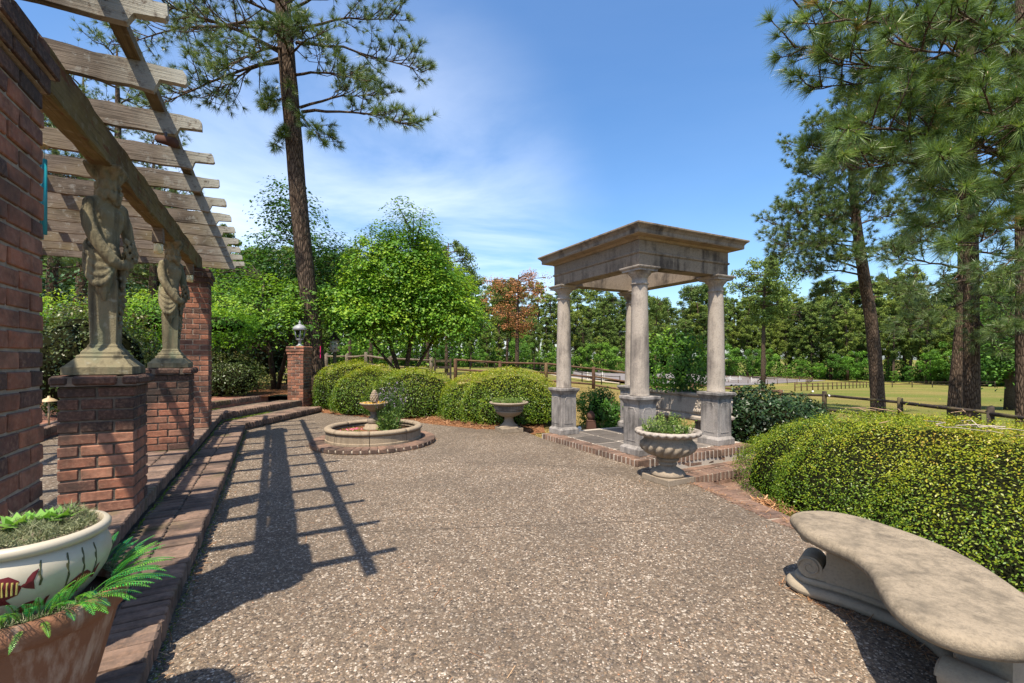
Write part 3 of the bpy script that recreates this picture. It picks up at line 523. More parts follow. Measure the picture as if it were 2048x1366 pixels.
# ------------------------------------------------------------------ brick piers
CAPS_T = [(0.066, 0.018), (0.066, 0.036), (0.066, 0.018)]
Z2 = 2 * RISE
PIERB = -0.95
p_near, _ = pier('tall_brick_pier', 'tall shaded brick pier cut off by the picture edge, beside the fish bowl', 'brick pier', 2.18, PIERB, Z2, 2.20, 0.355, CAPS_T, group='tall pergola piers', soot=1)
p_far, TOPZ = pier('tall_brick_pier', 'tall brick pier at the far end of the pergola, behind the second statue', 'brick pier', 7.515, PIERB, Z2, 2.20, 0.355, CAPS_T, group='tall pergola piers', soot=1)
CAP_S = [(0.07, 0.034)]
_, PZ = pier('statue_pier', 'low brick pier carrying the nearer statue, with a rounded dark cap', 'brick pier', 3.80, PIERB, Z2, 1.022, 0.355, CAP_S, group='low brick piers', soot=4)
pier('statue_pier', 'low brick pier carrying the farther statue', 'brick pier', 5.91, PIERB, Z2, 1.022, 0.355, CAP_S, group='low brick piers', soot=4)
lp = Vector((-4.664, 10.2, 0)) + E2 * .19 - N2 * .19
pier('lamp_pier', 'brick gate pier topped by a grey lantern at the end of the steps', 'brick pier', 0, 0, 0.0, 1.26, 0.37, [(0.062, 0.014), (0.062, 0.026), (0.062, 0.026)], rz=math.atan2(N2.y, N2.x), loc=Vector((lp.x, lp.y, 0.0)))
# ------------------------------------------------------------------ pergola
pg = thing('pergola', 'weathered wooden pergola with notched rafters over the brick steps', 'pergola', AB(0, 0, 0), TH)
BEAMZ = 2.405
def rough_bar(x, y0, y1, z0, w, h, nseg=40, wob=0.006):
    mb = MB(); vs = []; fs = []
    for i in range(nseg + 1):
        y = y0 + (y1 - y0) * i / nseg; dx = random.uniform(-wob, wob)
        for px, pz in ((-1, 0), (-.82, -.04), (.82, -.04), (1, 0), (1, 1), (.85, 1.02), (-.85, 1.02), (-1, 1)):
            vs.append((x + dx + px * w / 2 + random.uniform(-wob, wob), y, z0 + pz * h + random.uniform(-wob, wob)))
    for i in range(nseg):
        for k in range(8): fs.append((i * 8 + k, i * 8 + (k + 1) % 8, (i + 1) * 8 + (k + 1) % 8, (i + 1) * 8 + k))
    fs += [tuple(range(8)), tuple(nseg * 8 + k for k in range(8))[::-1]]; mb.add(vs, fs); return mb
rough_bar(PIERB, 1.78, 7.75, BEAMZ, 0.105, 0.195).build('beam', 'beam_wood', pg)
RAFTZ, RH, RT = BEAMZ + .192, 0.132, 0.038
rv = []
for v in range(4):
    prof = [(-3.35, 0), (0.40, 0), (0.425, 0.058), (0.535, 0.062), (0.545, 0.075), (0.54, RH - .012), (0.525, RH), (-3.35, RH)]
    poly = [];   # subdivide for an uneven weathered edge
    for i in range(len(prof)):
        p, q = prof[i], prof[(i + 1) % len(prof)]; n = max(1, int(abs(q[0] - p[0]) / .09))
        for k in range(n): poly.append((p[0] + (q[0] - p[0]) * k / n + random.uniform(-.004, .004), p[1] + (q[1] - p[1]) * k / n + random.uniform(-.005, .005) * (1.8 if p[0] > .3 else 1)))
    n = len(poly); vs = [(x, -RT / 2, z) for x, z in poly] + [(x, RT / 2, z) for x, z in poly]
    rv.append(MB().add(vs, [tuple(range(n)), tuple(range(n, 2 * n))[::-1]] + [(i, i + n, (i + 1) % n + n, (i + 1) % n) for i in range(n)]).mesh('rafter', 'rafter_wood'))
for k in range(-1, 12):
    o = bpy.data.objects.new('rafter', rv[k % 4]); link(o, pg); o.location = (PIERB + random.uniform(-.012, .012), 2.457 + .552 * k + random.uniform(-.012, .012), RAFTZ + random.uniform(-.004, .004)); o.rotation_euler = (random.uniform(-.02, .02), 0, random.uniform(-.006, .006))
for off in (.315, -.24, -.79, -1.33, -1.9, -2.45):
    rough_bar(PIERB + off, 1.62, 8.65, RAFTZ + RH + .004, 0.062, 0.05, 30, .003).build('batten', 'batten_wood', pg)
# ------------------------------------------------------------------ statues
def statue_mesh():
    mb = MB(); E = mb.sphere
    mb.square([(.080, .30), (.089, .52), (.089, .66)])
    def ell(c, r, yaw, n=18, m=12):                                                                        # ellipsoid turned about z
        b = MB().sphere((0, 0, 0), 1, n, m, r); cy, sy = math.cos(yaw), math.sin(yaw); mb.add([(c[0] + x * cy - y * sy, c[1] + x * sy + y * cy, c[2] + z) for x, y, z in b.v], b.f, True)
    YW = R(-42); fx, fy = math.cos(YW), math.sin(YW); rx, ry = fy, -fx                                     # the torso turns towards its right
    ell((-.005, 0, .72), (.118, .128, .17), 0); ell((-.03, -.01, .76), (.105, .12, .13), R(-20))           # hips under the cloth
    ell((0, 0, .87), (.088, .112, .17), R(-30)); ell((0, 0, .985), (.094, .138, .13), YW)                  # belly, chest
    E((rx * .135, ry * .135, 1.055), .054, 12, 8); E((-rx * .135, -ry * .135, 1.055), .054, 12, 8)
    for s in (-1, 1): ell((fx * .058 + rx * .058 * s, fy * .058 + ry * .058 * s, 1.005), (.038, .056, .046), YW, 12, 8)
    mb.tube([(rx * .122, ry * .122, 1.055), (-fx * .01, -fy * .01, 1.095), (-rx * .122, -ry * .122, 1.055)], [.058, .062, .058], 12)
    mb.tube([(0, 0, 1.06), (.018, -.004, 1.16)], [.060, .054], 12)
    HC = (.022, -.006); ell((HC[0], HC[1], 1.192), (.078, .066, .088), R(-12), 16, 12)                     # head turned to the front
    mb.tube([(HC[0] + .068, HC[1] - .014, 1.212), (HC[0] + .094, HC[1] - .02, 1.182)], [.010, .015], 7); ell((HC[0] + .070, HC[1] - .015, 1.228), (.016, .045, .010), R(-12), 10, 6)
    for s in (-1, 1): E((HC[0] + .068, HC[1] - .015 + .027 * s, 1.212), .012, 8, 6); E((HC[0] + .062, HC[1] - .012 + .032 * s, 1.183), .018, 8, 6)
    for k in range(26): a = k * 2.399; q = k / 25; E((HC[0] + .060 + .030 * math.cos(a) * (1 - .5 * q), HC[1] - .012 + .042 * math.sin(a) * (1 - .5 * q), 1.155 - .075 * q), .020 - .006 * q, 7, 5)   # beard
    for k in range(34): a = .9 + 4.5 * (k % 17) / 16; E((HC[0] - .004 + .078 * math.cos(a), HC[1] + .074 * math.sin(a), (1.14, 1.20)[k // 17] + .014 * math.sin(k * 2.3)), .026 + .006 * math.sin(k * 1.7), 8, 6)   # hair
    for k in range(12): a = 2 * math.pi * k / 12; E((HC[0] + .076 * math.cos(a), HC[1] + .070 * math.sin(a), 1.250), .024, 7, 5)
    mb.square([(.058, 1.235), (.070, 1.255), (.080, 1.272), (.104, 1.290), (.116, 1.300), (.116, 1.322), (.104, 1.326)], (.004, 0, 0))
    for k in range(8): a = k * math.pi / 4; q = 1.30 if k % 2 else 1.0; mb.tube([(.058 * math.cos(a) * q, .058 * math.sin(a) * q, 1.24), (.085 * math.cos(a) * q, .085 * math.sin(a) * q, 1.272), (.105 * math.cos(a) * q, .105 * math.sin(a) * q, 1.302)], [.020, .028, .018], 7)
    mb.tube([(rx * .132, ry * .132, 1.06), (rx * .152, ry * .152, 1.0), (-.085, -.138, .93), (-.05, -.160, .86), (.0, -.170, .80), (.045, -.165, .755)], [.048, .054, .052, .047, .043, .042], 12)     # right arm down across the cloth
    mb.tube([(.040, -.166, .76), (.085, -.150, .715), (.13, -.115, .69), (.160, -.075, .70)], [.043, .043, .034, .030], 12)
    mb.tube([(-rx * .130, -ry * .130, 1.06), (.115, .130, .97), (.135, .150, .87), (.155, .140, .79)], [.048, .052, .045, .041], 12)                                                                       # left arm
    mb.tube([(.155, .140, .79), (.19, .08, .775), (.20, .01, .79)], [.041, .035, .029], 12)
    for f in range(4):
        mb.tube([(.160, -.078, .675 + .014 * f), (.190, -.05, .690 + .014 * f), (.200, -.015, .695 + .014 * f)], [.011, .011, .009], 6); mb.tube([(.20, .012, .775 + .014 * f), (.222, -.02, .775 + .014 * f), (.212, -.055, .772 + .014 * f)], [.011, .011, .009], 6)
    mb.tube([(.160, -.07, .725), (.185, -.055, .752)], [.013, .009], 6); mb.tube([(.198, .01, .83), (.205, -.02, .852)], [.013, .009], 6)
    for k in range(18): a = k * 2.4; q = k / 17; E((.178 + .045 * math.cos(a) * (1 - .4 * q), -.030 + .040 * math.sin(a), .735 + .125 * q), .023 - .004 * q, 7, 5)                                           # sheaf of fruit and flowers
    for k in range(30): u = k / 29; E((.130 - .035 * u + .014 * math.sin(k * 2.1), -.012 + .036 * math.sin(k * 1.7), .70 - .40 * u), .029 - .010 * u, 7, 5)                                                 # garland down the front
    for s in (-1, 1):                                                                                     # cloth: swags slung from the back of the hip to the hands
        for k in range(8):
            u = k / 7; pts = []; rad = []
            for i in range(19):
                q = i / 18; ang = math.pi * (1.06 - .90 * q); bl = 1 + .10 * math.sin(math.pi * q)
                x = (.126 + .004 * u) * math.cos(ang) * bl - .004; y = s * (.112 + .020 * u) * max(0, math.sin(ang)) ** .8 * bl + s * .022
                z = .862 - .062 * u - (.045 + .150 * u) * math.sin(math.pi * q ** 1.25) ** 1.2 - .115 * q * (1 - .35 * u)
                pts.append((x, y, z)); rad.append((.006 + .0125 * math.sin(math.pi * q) ** .8) * (.75 + .5 * (k % 2)))
            mb.tube(pts, rad, 8)
        for (x0, y0, x1, zt, r) in ((-.098, .085, -.088, .600, .026), (-.070, .115, -.060, .555, .028), (-.030, .128, -.022, .505, .030), (.012, .130, .012, .462, .030), (.050, .122, .045, .515, .026), (.08, .105, .07, .56, .022)):
            mb.tube([(x0, y0 * s, .78), (x0, (y0 + .006) * s, .66), (x1, (y0 - .002) * s, zt + .06), (x1, (y0 - .022) * s, zt)], [r * .9, r * 1.1, r * 1.05, r * .45], 8)
    me = mb.mesh('statue_raw', 'statue_stone'); o = mesh_obj('raw', me)
    m = o.modifiers.new('r', 'REMESH'); m.mode = 'VOXEL'; m.voxel_size = 0.0055; m.use_smooth_shade = True
    sm = o.modifiers.new('s', 'SMOOTH'); sm.factor = .5; sm.iterations = 2
    tx = bpy.data.textures.new('rough', 'CLOUDS'); tx.noise_scale = .03; tx.noise_depth = 3
    d = o.modifiers.new('d', 'DISPLACE'); d.texture = tx; d.strength = .006; d.mid_level = .5
    dg = bpy.context.evaluated_depsgraph_get(); out = bpy.data.meshes.new_from_object(o.evaluated_get(dg)); bpy.data.objects.remove(o)
    co = np.zeros(len(out.vertices) * 3, np.float32); out.vertices.foreach_get('co', co); co = co.reshape(-1, 3); k = 1 - .27 * ss(.05, .17, co[:, 2]) + .12 * ss(1.20, 1.30, co[:, 2]); co[:, 0] *= k; co[:, 1] *= k; co[:, :2] *= .94; out.vertices.foreach_set('co', co.ravel()); out.update()
    out.name = 'statue_figure'; out.materials.clear(); out.materials.append(MATS['statue_stone']); return out
STM = statue_mesh()
HERM = MB().square([(.168, 0), (.168, .048), (.160, .054), (.156, .058), (.122, .098), (.116, .100), (.116, .116), (.112, .120), (.100, .124), (.098, .140), (.094, .146), (.074, .170), (.073, .182), (.066, .188), (.064, .20), (.072, .52), (.068, .60)]).mesh('herm', 'statue_stone')
for a, lb in ((3.80, 'weathered stone statue of a draped figure, nearer of the two, holding up the beam'), (5.91, 'greenish stone statue of a draped figure, farther one, in front of the tall pier')):
    st = thing('statue', lb, 'statue', AB(a, PIERB, PZ - .001), TH, 'statues under the pergola beam')
    mesh_obj('figure', STM, st); h = mesh_obj('pedestal', HERM, st); b = h.modifiers.new('edge', 'BEVEL'); b.width = .004; b.segments = 2; b.limit_method = 'ANGLE'
# ------------------------------------------------------------------ things hung on the pergola
def bee_trap(a, z, lb):
    t = thing('bee_trap', lb, 'bee trap', AB(a, PIERB, z), TH, 'wooden traps under the beam')
    MB().box((0, 0, -.07), (.085, .085, .14), taper=.9).build('wooden_box', 'rafter_wood', t, bevel=.003)
    MB().lathe([(.03, -.145), (.036, -.15), (.036, -.20), (.033, -.235), (.02, -.24)][::-1], 14).build('jar', 'jar_plastic', t)
bee_trap(5.30, BEAMZ - .004, 'small wooden trap box with a jar hanging between the statues'); bee_trap(7.12, BEAMZ - .004, 'small wooden trap box with a jar hanging in front of the tall pier')
t = thing('wind_chime', 'teal metal wind chime hanging beside the near brick pier', 'wind chime', AB(3.55, -1.20, 2.40), TH)
MB().lathe([(.055, 0), (.058, .008), (.05, .016)], 16).build('wooden_disc', 'bronze', t); MB().tube([(0, 0, .016), (0, 0, .19)], .0025, 5).build('cord', 'twig', t)
for k in range(5): c, s = math.cos(k * 1.256), math.sin(k * 1.256); MB().tube([(.04 * c, .04 * s, 0), (.04 * c, .04 * s, -.07)], .0015, 4).tube([(.04 * c, .04 * s, -.07), (.04 * c, .04 * s, -.50 - .02 * k)], .013, 10).build('chime_tube', 'teal_metal', t)
t = thing('spotlight', 'small brown spotlight fixed under a rafter end', 'spotlight', AB(3.50, PIERB + .36, RAFTZ - .005), TH)
MB().tube([(0, 0, 0), (0, 0, -.03), (.02, -.02, -.04)], .008, 6).build('bracket', 'dark_metal', t); MB().tube([(-.045, .045, -.03), (.05, -.05, -.075)], [.024, .03], 12).build('lamp_body', 'rust_terracotta', t)
# ------------------------------------------------------------------ garden temple
PF = Vector((1.50, 5.366, 0)); SB_, SA_ = 1.32, 1.58
tm = thing('garden_temple', 'stained stone garden temple with four columns and an open square roof', 'temple', (PF.x, PF.y, TZ - .004), TH)
ZB = TZ - .004
def pedestal(x, y):
    mb = MB().square([(.160, 0), (.160, .072), (.150, .082), (.138, .098), (.131, .104), (.131, .585), (.138, .592), (.140, .600), (.152, .618), (.162, .632), (.169, .638), (.169, .668), (.166, .672)], (x, y, 0))
    p = mb.build('pedestal', 'cast_stone_grey', tm, bevel=.004, edge=35)
    for k in range(4):       # sunk panel with an arched top on each side, framed by a raised fillet
        a = k * math.pi / 2; c, s = math.cos(a), math.sin(a); poly = [(-.078, .15), (.078, .15), (.078, .50), (.066, .505), (.060, .525), (.045, .548), (-.045, .548), (-.060, .525), (-.066, .505), (-.078, .50)]
        inn = [(u * .84, .35 + (w - .35) * .93) for u, w in poly]; n = len(poly); q = lambda u, d, w: (x + (.131 + d) * s + u * c, y - (.131 + d) * c + u * s, w)
        vs = [q(u, .0, w) for u, w in poly] + [q(u * .95, .0045, .35 + (w - .35) * .975) for u, w in poly] + [q(u, .0045, w) for u, w in inn] + [q(u * .97, .0015, w) for u, w in inn]
        fs = [(i + r * n, (i + 1) % n + r * n, (i + 1) % n + (r + 1) * n, i + (r + 1) * n) for r in range(3) for i in range(n)] + [tuple(range(3 * n, 4 * n))]
        MB().add(vs, fs).build('panel', 'cast_stone_grey', p)
def column(x, y):
    prof = [(.104, .668), (.114, .672), (.114, .684), (.110, .69)] + [(.110 - .020 * ((i / 14) ** 1.7), .69 + 1.27 * i / 14) for i in range(1, 15)] + [(.0905, 1.968), (.103, 1.975), (.105, 1.984), (.098, 1.992), (.090, 1.998), (.090, 2.055), (.100, 2.06), (.102, 2.072), (.118, 2.086), (.138, 2.112), (.140, 2.122)]
    c = MB().lathe(prof, 40, (x, y, 0)).build('column', 'cast_stone', tm)
    MB().square([(.146, 2.120), (.146, 2.142), (.152, 2.146), (.165, 2.158), (.168, 2.172), (.160, 2.176)], (x, y, 0)).build('abacus', 'cast_stone', c, bevel=.002)
for x in (0, SB_):
    for y in (0, SA_): pedestal(x, y); column(x, y)
def ring_mould(prof, inner):
    """square-plan moulding round the four columns: prof = (outward offset, z); inner = inward offset"""
    vs = []
    for e, z in prof: vs += [(-e, -e, z), (SB_ + e, -e, z), (SB_ + e, SA_ + e, z), (-e, SA_ + e, z)]
    m = len(prof)
    return MB().add(vs, [(i * 4 + k, i * 4 + (k + 1) % 4, ((i + 1) % m) * 4 + (k + 1) % 4, ((i + 1) % m) * 4 + k) for i in range(m) for k in range(4)])
ZE = 2.176
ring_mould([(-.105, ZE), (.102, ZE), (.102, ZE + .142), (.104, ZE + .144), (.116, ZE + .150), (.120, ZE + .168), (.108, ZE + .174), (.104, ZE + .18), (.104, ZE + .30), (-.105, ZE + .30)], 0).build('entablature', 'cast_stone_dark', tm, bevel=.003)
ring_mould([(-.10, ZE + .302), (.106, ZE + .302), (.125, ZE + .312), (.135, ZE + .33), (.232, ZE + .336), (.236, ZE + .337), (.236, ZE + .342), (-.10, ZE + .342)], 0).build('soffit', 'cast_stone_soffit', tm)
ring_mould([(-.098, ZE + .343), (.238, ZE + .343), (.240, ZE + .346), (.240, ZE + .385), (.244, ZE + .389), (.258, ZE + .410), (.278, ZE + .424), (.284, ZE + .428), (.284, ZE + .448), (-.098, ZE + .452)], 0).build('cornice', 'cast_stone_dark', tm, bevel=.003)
# ------------------------------------------------------------------ foliage primitives
def leaf_geo(P, Nn, size, asp=0.5, tilt=0.6, droop=0.0, fold=0.12):
    n = len(P); N = Nn + RNG.normal(0, tilt, (n, 3)); N /= np.linalg.norm(N, axis=1)[:, None] + 1e-9
    t = np.cross(N, RNG.normal(0, 1, (n, 3))); t[:, 2] -= droop; t -= N * np.sum(t * N, 1)[:, None]; t /= np.linalg.norm(t, axis=1)[:, None] + 1e-9
    s = np.cross(N, t); L = (size * RNG.uniform(.6, 1.25, n))[:, None] if np.isscalar(size) else (size * RNG.uniform(.6, 1.25, n))[:, None]
    W = L * asp
    return np.stack([P - t * L * .5, P + s * W * .5 + t * L * .05 + N * W * fold, P + t * L * .5, P - s * W * .5 + t * L * .05 + N * W * fold], 1)
def leaf_obj(name, V, tint, m, parent=None, kind=None):
    n = len(V); o = mesh_obj(name, np_mesh(name, V.reshape(-1, 3), np.arange(4 * n), 4, m, np.repeat(np.clip(tint, 0, 1), 4)), parent)
    if kind: tag(o, kind=kind)
    return o
def sup_pts(c, r, n, p=2.4, zmin=-1.0):
    d = RNG.normal(0, 1, (int(n * 1.0), 3)); d /= np.linalg.norm(d, axis=1)[:, None]
    k = (np.abs(d) ** p).sum(1) ** (-1 / p); q = d * k[:, None]; g = np.sign(q) * np.abs(q) ** (p - 1) / np.array(r); g /= np.linalg.norm(g, axis=1)[:, None]
    ok = q[:, 2] > zmin; return (q * np.array(r) + np.array(c))[ok], g[ok]
def inside(P, lobes, shrink=0.97, p=2.4):
    m = np.zeros(len(P), bool)
    for c, r in lobes: m |= ((np.abs((P - np.array(c)) / (np.array(r) * shrink)) ** p).sum(1) < 1)
    return m
def lump(P, sc, amp, seed=0):
    rs = np.random.default_rng(seed); v = np.zeros(len(P))
    for _ in range(7): k = rs.normal(0, sc, 3); v += np.sin(P @ k + rs.uniform(0, 6.28))
    return v * amp / 2.6
def shrub(name, label, cat, lobes, n, size, m, p=2.4, depth=.10, asp=.5, tilt=.7, group=None, up=0.25, zmin=-.9, warm=.45, lamp=.05, lsc=4.0, stems=True, floor=None, stray=.09):
    """clipped or loose shrub: leaves through the outer shell of joined rounded lobes, near-black core standing for the shade among inner twigs"""
    base = np.mean([l[0] for l in lobes], 0); z0 = floor if floor is not None else min(l[0][2] - l[1][2] for l in lobes)
    t = thing(name, label, cat, (base[0], base[1], z0), 0, group); off = np.array([base[0], base[1], z0]); vol = np.array([(l[1][0] * l[1][1] + l[1][0] * l[1][2] + l[1][1] * l[1][2]) for l in lobes]); AllV, AllT = [], []
    for i, (c, r) in enumerate(lobes):
        P, G = sup_pts(c, r, int(n * vol[i] / vol.sum()), p, zmin); others = [l for j, l in enumerate(lobes) if j != i]
        if others: k = ~inside(P, others, .96, p); P, G = P[k], G[k]
        dp = RNG.random(len(P)) ** 1.6 * depth; lu = lump(P, lsc, lamp, 3) + lump(P, lsc * 3.2, lamp * .55, 4); P = P - G * dp[:, None] + G * lu[:, None] + G * (np.abs(RNG.normal(0, .012, len(P))))[:, None]; sh = RNG.random(len(P)) < .035; P[sh] += (G[sh] + np.array([0, 0, .6])) * (RNG.random(sh.sum()) ** 2 * stray)[:, None]; kp = (lump(P, 17, 1.0, 9) < 1.35) | (RNG.random(len(P)) < .25); P, G, dp, lu = P[kp], G[kp], dp[kp], lu[kp]; pat = lump(P, 1.6, .08, 21) + lump(P, 9, .07, 22)
        k = (P[:, 2] > z0 + .03) & (P[:, 0] < 1.4 * P[:, 1] + .3); P, G, dp, lu, pat = P[k], G[k], dp[k], lu[k], pat[k]
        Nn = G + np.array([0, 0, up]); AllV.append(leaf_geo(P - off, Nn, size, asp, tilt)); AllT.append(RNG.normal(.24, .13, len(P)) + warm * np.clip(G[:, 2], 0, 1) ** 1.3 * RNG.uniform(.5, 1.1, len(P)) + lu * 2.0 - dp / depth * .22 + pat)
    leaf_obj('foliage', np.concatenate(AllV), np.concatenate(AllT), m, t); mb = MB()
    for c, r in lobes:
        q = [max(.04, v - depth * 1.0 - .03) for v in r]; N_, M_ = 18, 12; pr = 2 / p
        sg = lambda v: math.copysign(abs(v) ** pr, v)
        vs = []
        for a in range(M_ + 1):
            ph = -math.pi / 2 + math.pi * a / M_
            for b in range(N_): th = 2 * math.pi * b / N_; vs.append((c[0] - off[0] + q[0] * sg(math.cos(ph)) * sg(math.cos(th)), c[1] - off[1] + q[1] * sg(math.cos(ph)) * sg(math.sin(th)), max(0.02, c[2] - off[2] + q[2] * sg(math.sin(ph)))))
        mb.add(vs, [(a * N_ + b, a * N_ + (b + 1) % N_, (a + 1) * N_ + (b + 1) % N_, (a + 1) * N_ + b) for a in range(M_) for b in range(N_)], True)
    mb.build('shade_core', 'twig_shade', t)  # closed near-black core; the shade among inner twigs is put into its colour
    if stems:
        sb = MB()
        for c, r in lobes:
            for k in range(5): a = random.uniform(0, 6.28); x, y = c[0] - off[0] + .3 * r[0] * math.cos(a), c[1] - off[1] + .3 * r[1] * math.sin(a); sb.tube([(x * .9, y * .9, -.02), (x, y, .3 * r[2] + .05)], [.02, .012], 6)
        sb.build('stems', 'bark_smooth', t)
    return t
# ------------------------------------------------------------------ urns
def lobed(n, amp, lo, hi, twist=0.0):
    def f(i, r, z, a):
        if lo < z < hi:
            u = (z - lo) / (hi - lo); return r * (1 - amp * math.sin(math.pi * u) ** .5 * (1 - abs(math.cos(n * (a + twist * u) / 2)) ** .7))
        return r
    return f
def front_urn():
    t = thing('stone_urn', 'fluted stone urn with scalloped rim on a square plinth before the temple', 'urn', (1.515, 4.44, 0), 0, 'stone urns')
    MB().box((0, 0, .028), (.345, .345, .056), TH).build('plinth', 'urn_stone', t, bevel=.004)
    MB().lathe([(.10, .056), (.160, .058), (.166, .075), (.150, .10), (.105, .125), (.078, .14), (.074, .155), (.085, .16), (.088, .175), (.080, .182), (.080, .196), (.100, .20), (.108, .215), (.100, .232), (.085, .236)], 40).build('foot', 'urn_stone', t)
    f = lobed(18, .20, .232, .385, -.35); MB().lathe([(.08, .228), (.13, .240), (.20, .265), (.248, .30), (.270, .335), (.262, .368), (.236, .390), (.226, .40), (.222, .425), (.228, .44), (.20, .45)], 144, fn=f).build('bowl', 'urn_stone', t)
    def sc(i, r, z, a): return r + (.012 * abs(math.sin(a * 13)) if i in (1, 2) else 0)
    def rim(i, r, z, a): return r
    mb = MB(); n = 156; prof = [(.222, .435), (.262, .452), (.300, .468), (.312, .480), (.308, .492), (.285, .498), (.262, .490), (.252, .470), (.236, .440)]; vs = []
    for i, (r, z) in enumerate(prof):
        for k in range(n):
            a = 2 * math.pi * k / n; w = abs(math.sin(a * 13)); rr, zz = r, z
            if i in (1, 2): zz = z - .018 * w + .006; rr = r + .006 * w
            if i == 3: rr = r + .006 * w; zz = z - .006 * w
            vs.append((rr * math.cos(a), rr * math.sin(a), zz))
    mb.add(vs, [(i * n + k, i * n + (k + 1) % n, (i + 1) * n + (k + 1) % n, (i + 1) * n + k) for i in range(len(prof) - 1) for k in range(n)], True).build('rim', 'cast_stone', t)
    for s in (0,): MB().lathe([(.24, .448), (.05, .455)], 30).build('soil', 'soil', t)
    return t
front_urn()
def back_urn():
    t = thing('stone_urn', 'pale stone urn with a woven band standing by the round hedge', 'urn', (-.05, 7.38, 0), 0, 'stone urns')
    MB().box((0, 0, .035), (.36, .36, .07), R(20)).build('plinth', 'urn_stone', t, bevel=.004)
    MB().square([(.15, .07), (.15, .085), (.12, .095)]).lathe([(.14, .09), (.12, .115), (.085, .15), (.07, .20), (.072, .225), (.10, .245), (.06, .25)], 32).build('foot', 'urn_stone', t)
    MB().lathe([(.07, .24), (.13, .25), (.19, .285), (.222, .325), (.228, .335), (.205, .34), (.20, .35)], 40).build('bowl', 'urn_stone', t)
    mb = MB().lathe([(.198, .345), (.222, .355), (.232, .41), (.225, .425)], 64); 
    for k in range(44):
        for j in range(3): a = 2 * math.pi * (k + .5 * (j % 2)) / 44; r = .228 + .003 * j; mb.box((r * math.cos(a), r * math.sin(a), .367 + .019 * j), (.016, .02, .013), a)
    mb.build('woven_band', 'cast_stone', t)
    MB().lathe([(.22, .42), (.26, .43), (.305, .448), (.318, .462), (.312, .476), (.29, .482), (.27, .472), (.26, .45)], 56).build('rim', 'urn_stone', t); MB().lathe([(.255, .455), (.03, .46)], 24).build('soil', 'soil', t)
back_urn()
def herb(name, label, cat, c, rad, h, n, m, size, floorz, group=None, sprig=60, asp=.4):
    t = thing(name, label, cat, c, 0, group); V, T_ = [], []; mb = MB()
    for k in range(sprig):
        a = random.uniform(0, 6.28); r = rad * math.sqrt(random.random()); hh = h * random.uniform(.35, 1.1) * (1 - .35 * (r / rad) ** 2); x, y = r * math.cos(a), r * math.sin(a); dx, dy = random.gauss(0, .02) + .15 * x, random.gauss(0, .02) + .15 * y
        if k % 2 == 0: mb.tube([(x, y, 0), (x + dx, y + dy, hh)], [.003, .0015], 4, False)
        q = RNG.random(n); P = np.stack([x + dx * q + RNG.normal(0, .012, n), y + dy * q + RNG.normal(0, .012, n), hh * (.12 + .9 * q)], 1); V.append(leaf_geo(P, np.tile([0, 0, 1.0], (n, 1)), size, asp, .9)); T_.append(RNG.normal(.45, .2, n) + .3 * (q - .5))
    leaf_obj('leaves', np.concatenate(V), np.concatenate(T_), m, t); mb.build('stems', 'leaf_herb', t); return t
herb('urn_plant', 'bright green bushy herb growing in the fluted urn', 'plant', (1.515, 4.44, .452), .21, .20, 30, 'leaf_herb', .024, 0, sprig=90)
herb('urn_plant', 'low pale green succulent mat in the urn by the hedge', 'plant', (-.05, 7.38, .455), .245, .10, 24, 'leaf_herb', .022, 0, sprig=110)
# ------------------------------------------------------------------ fountain
FX, FY = -1.935, 6.42
fb = thing('fountain_surround', 'ring of worn bricks laid round the fountain basin', 'brick ring', (FX, FY, 0))
MB().lathe([(.60, .0), (.835, .0), (.835, .046), (.60, .05)], 60).build('mortar_bed', 'mortar', fb)
for k in range(49): a = 2 * math.pi * k / 49; brick(fb, (.745 * math.cos(a), .745 * math.sin(a), .032 + random.uniform(-.003, .003)), (.192, .094, .062), a, 'brick_path', .010)
bs = thing('fountain_basin', 'round stone basin with a rounded rim, filled with soil and plants', 'planter basin', (FX, FY, .06))
for k in range(8):
    a0, a1 = 2 * math.pi * k / 8 + .006 + .2, 2 * math.pi * (k + 1) / 8 - .006 + .2; vs = []; n = 12
    prof = [(.57, .0), (.648, .0), (.648, .028), (.638, .034), (.638, .125), (.57, .125)]
    for i in range(n + 1):
        a = a0 + (a1 - a0) * i / n; vs += [(r * math.cos(a), r * math.sin(a), z) for r, z in prof]
    m = len(prof); MB().add(vs, [(i * m + j, i * m + (j + 1) % m, (i + 1) * m + (j + 1) % m, (i + 1) * m + j)[::-1] for i in range(n) for j in range(m)] + [tuple(range(m)), tuple(n * m + j for j in range(m))[::-1]]).build('wall_panel', 'fountain_stone', bs)
    pts = [(.612 * math.cos(a0 + (a1 - a0) * i / n), .612 * math.sin(a0 + (a1 - a0) * i / n), .158) for i in range(n + 1)]
    vs = []
    for i in range(n + 1):
        a = a0 + (a1 - a0) * i / n
        for j in range(12):
            b = 2 * math.pi * j / 12; vs.append(((.610 + .052 * math.cos(b)) * math.cos(a), (.610 + .052 * math.cos(b)) * math.sin(a), .158 + .034 * math.sin(b)))
    MB().add(vs, [(i * 12 + j, i * 12 + (j + 1) % 12, (i + 1) * 12 + (j + 1) % 12, (i + 1) * 12 + j)[::-1] for i in range(n) for j in range(12)] + [tuple(range(12)), tuple(n * 12 + j for j in range(12))[::-1]], True).build('rim_stone', 'fountain_stone', bs)
MB().lathe([(.58, .105), (.3, .125), (.02, .13)], 30).build('soil', 'mulch', bs)
fo = thing('fountain', 'scalloped stone fountain bowl with pinecone finial standing in the basin', 'fountain', (FX, FY, .18))
MB().lathe([(.15, 0), (.15, .035), (.13, .04), (.13, .075), (.11, .08), (.085, .09)], 28).build('foot', 'fountain_stone', fo)
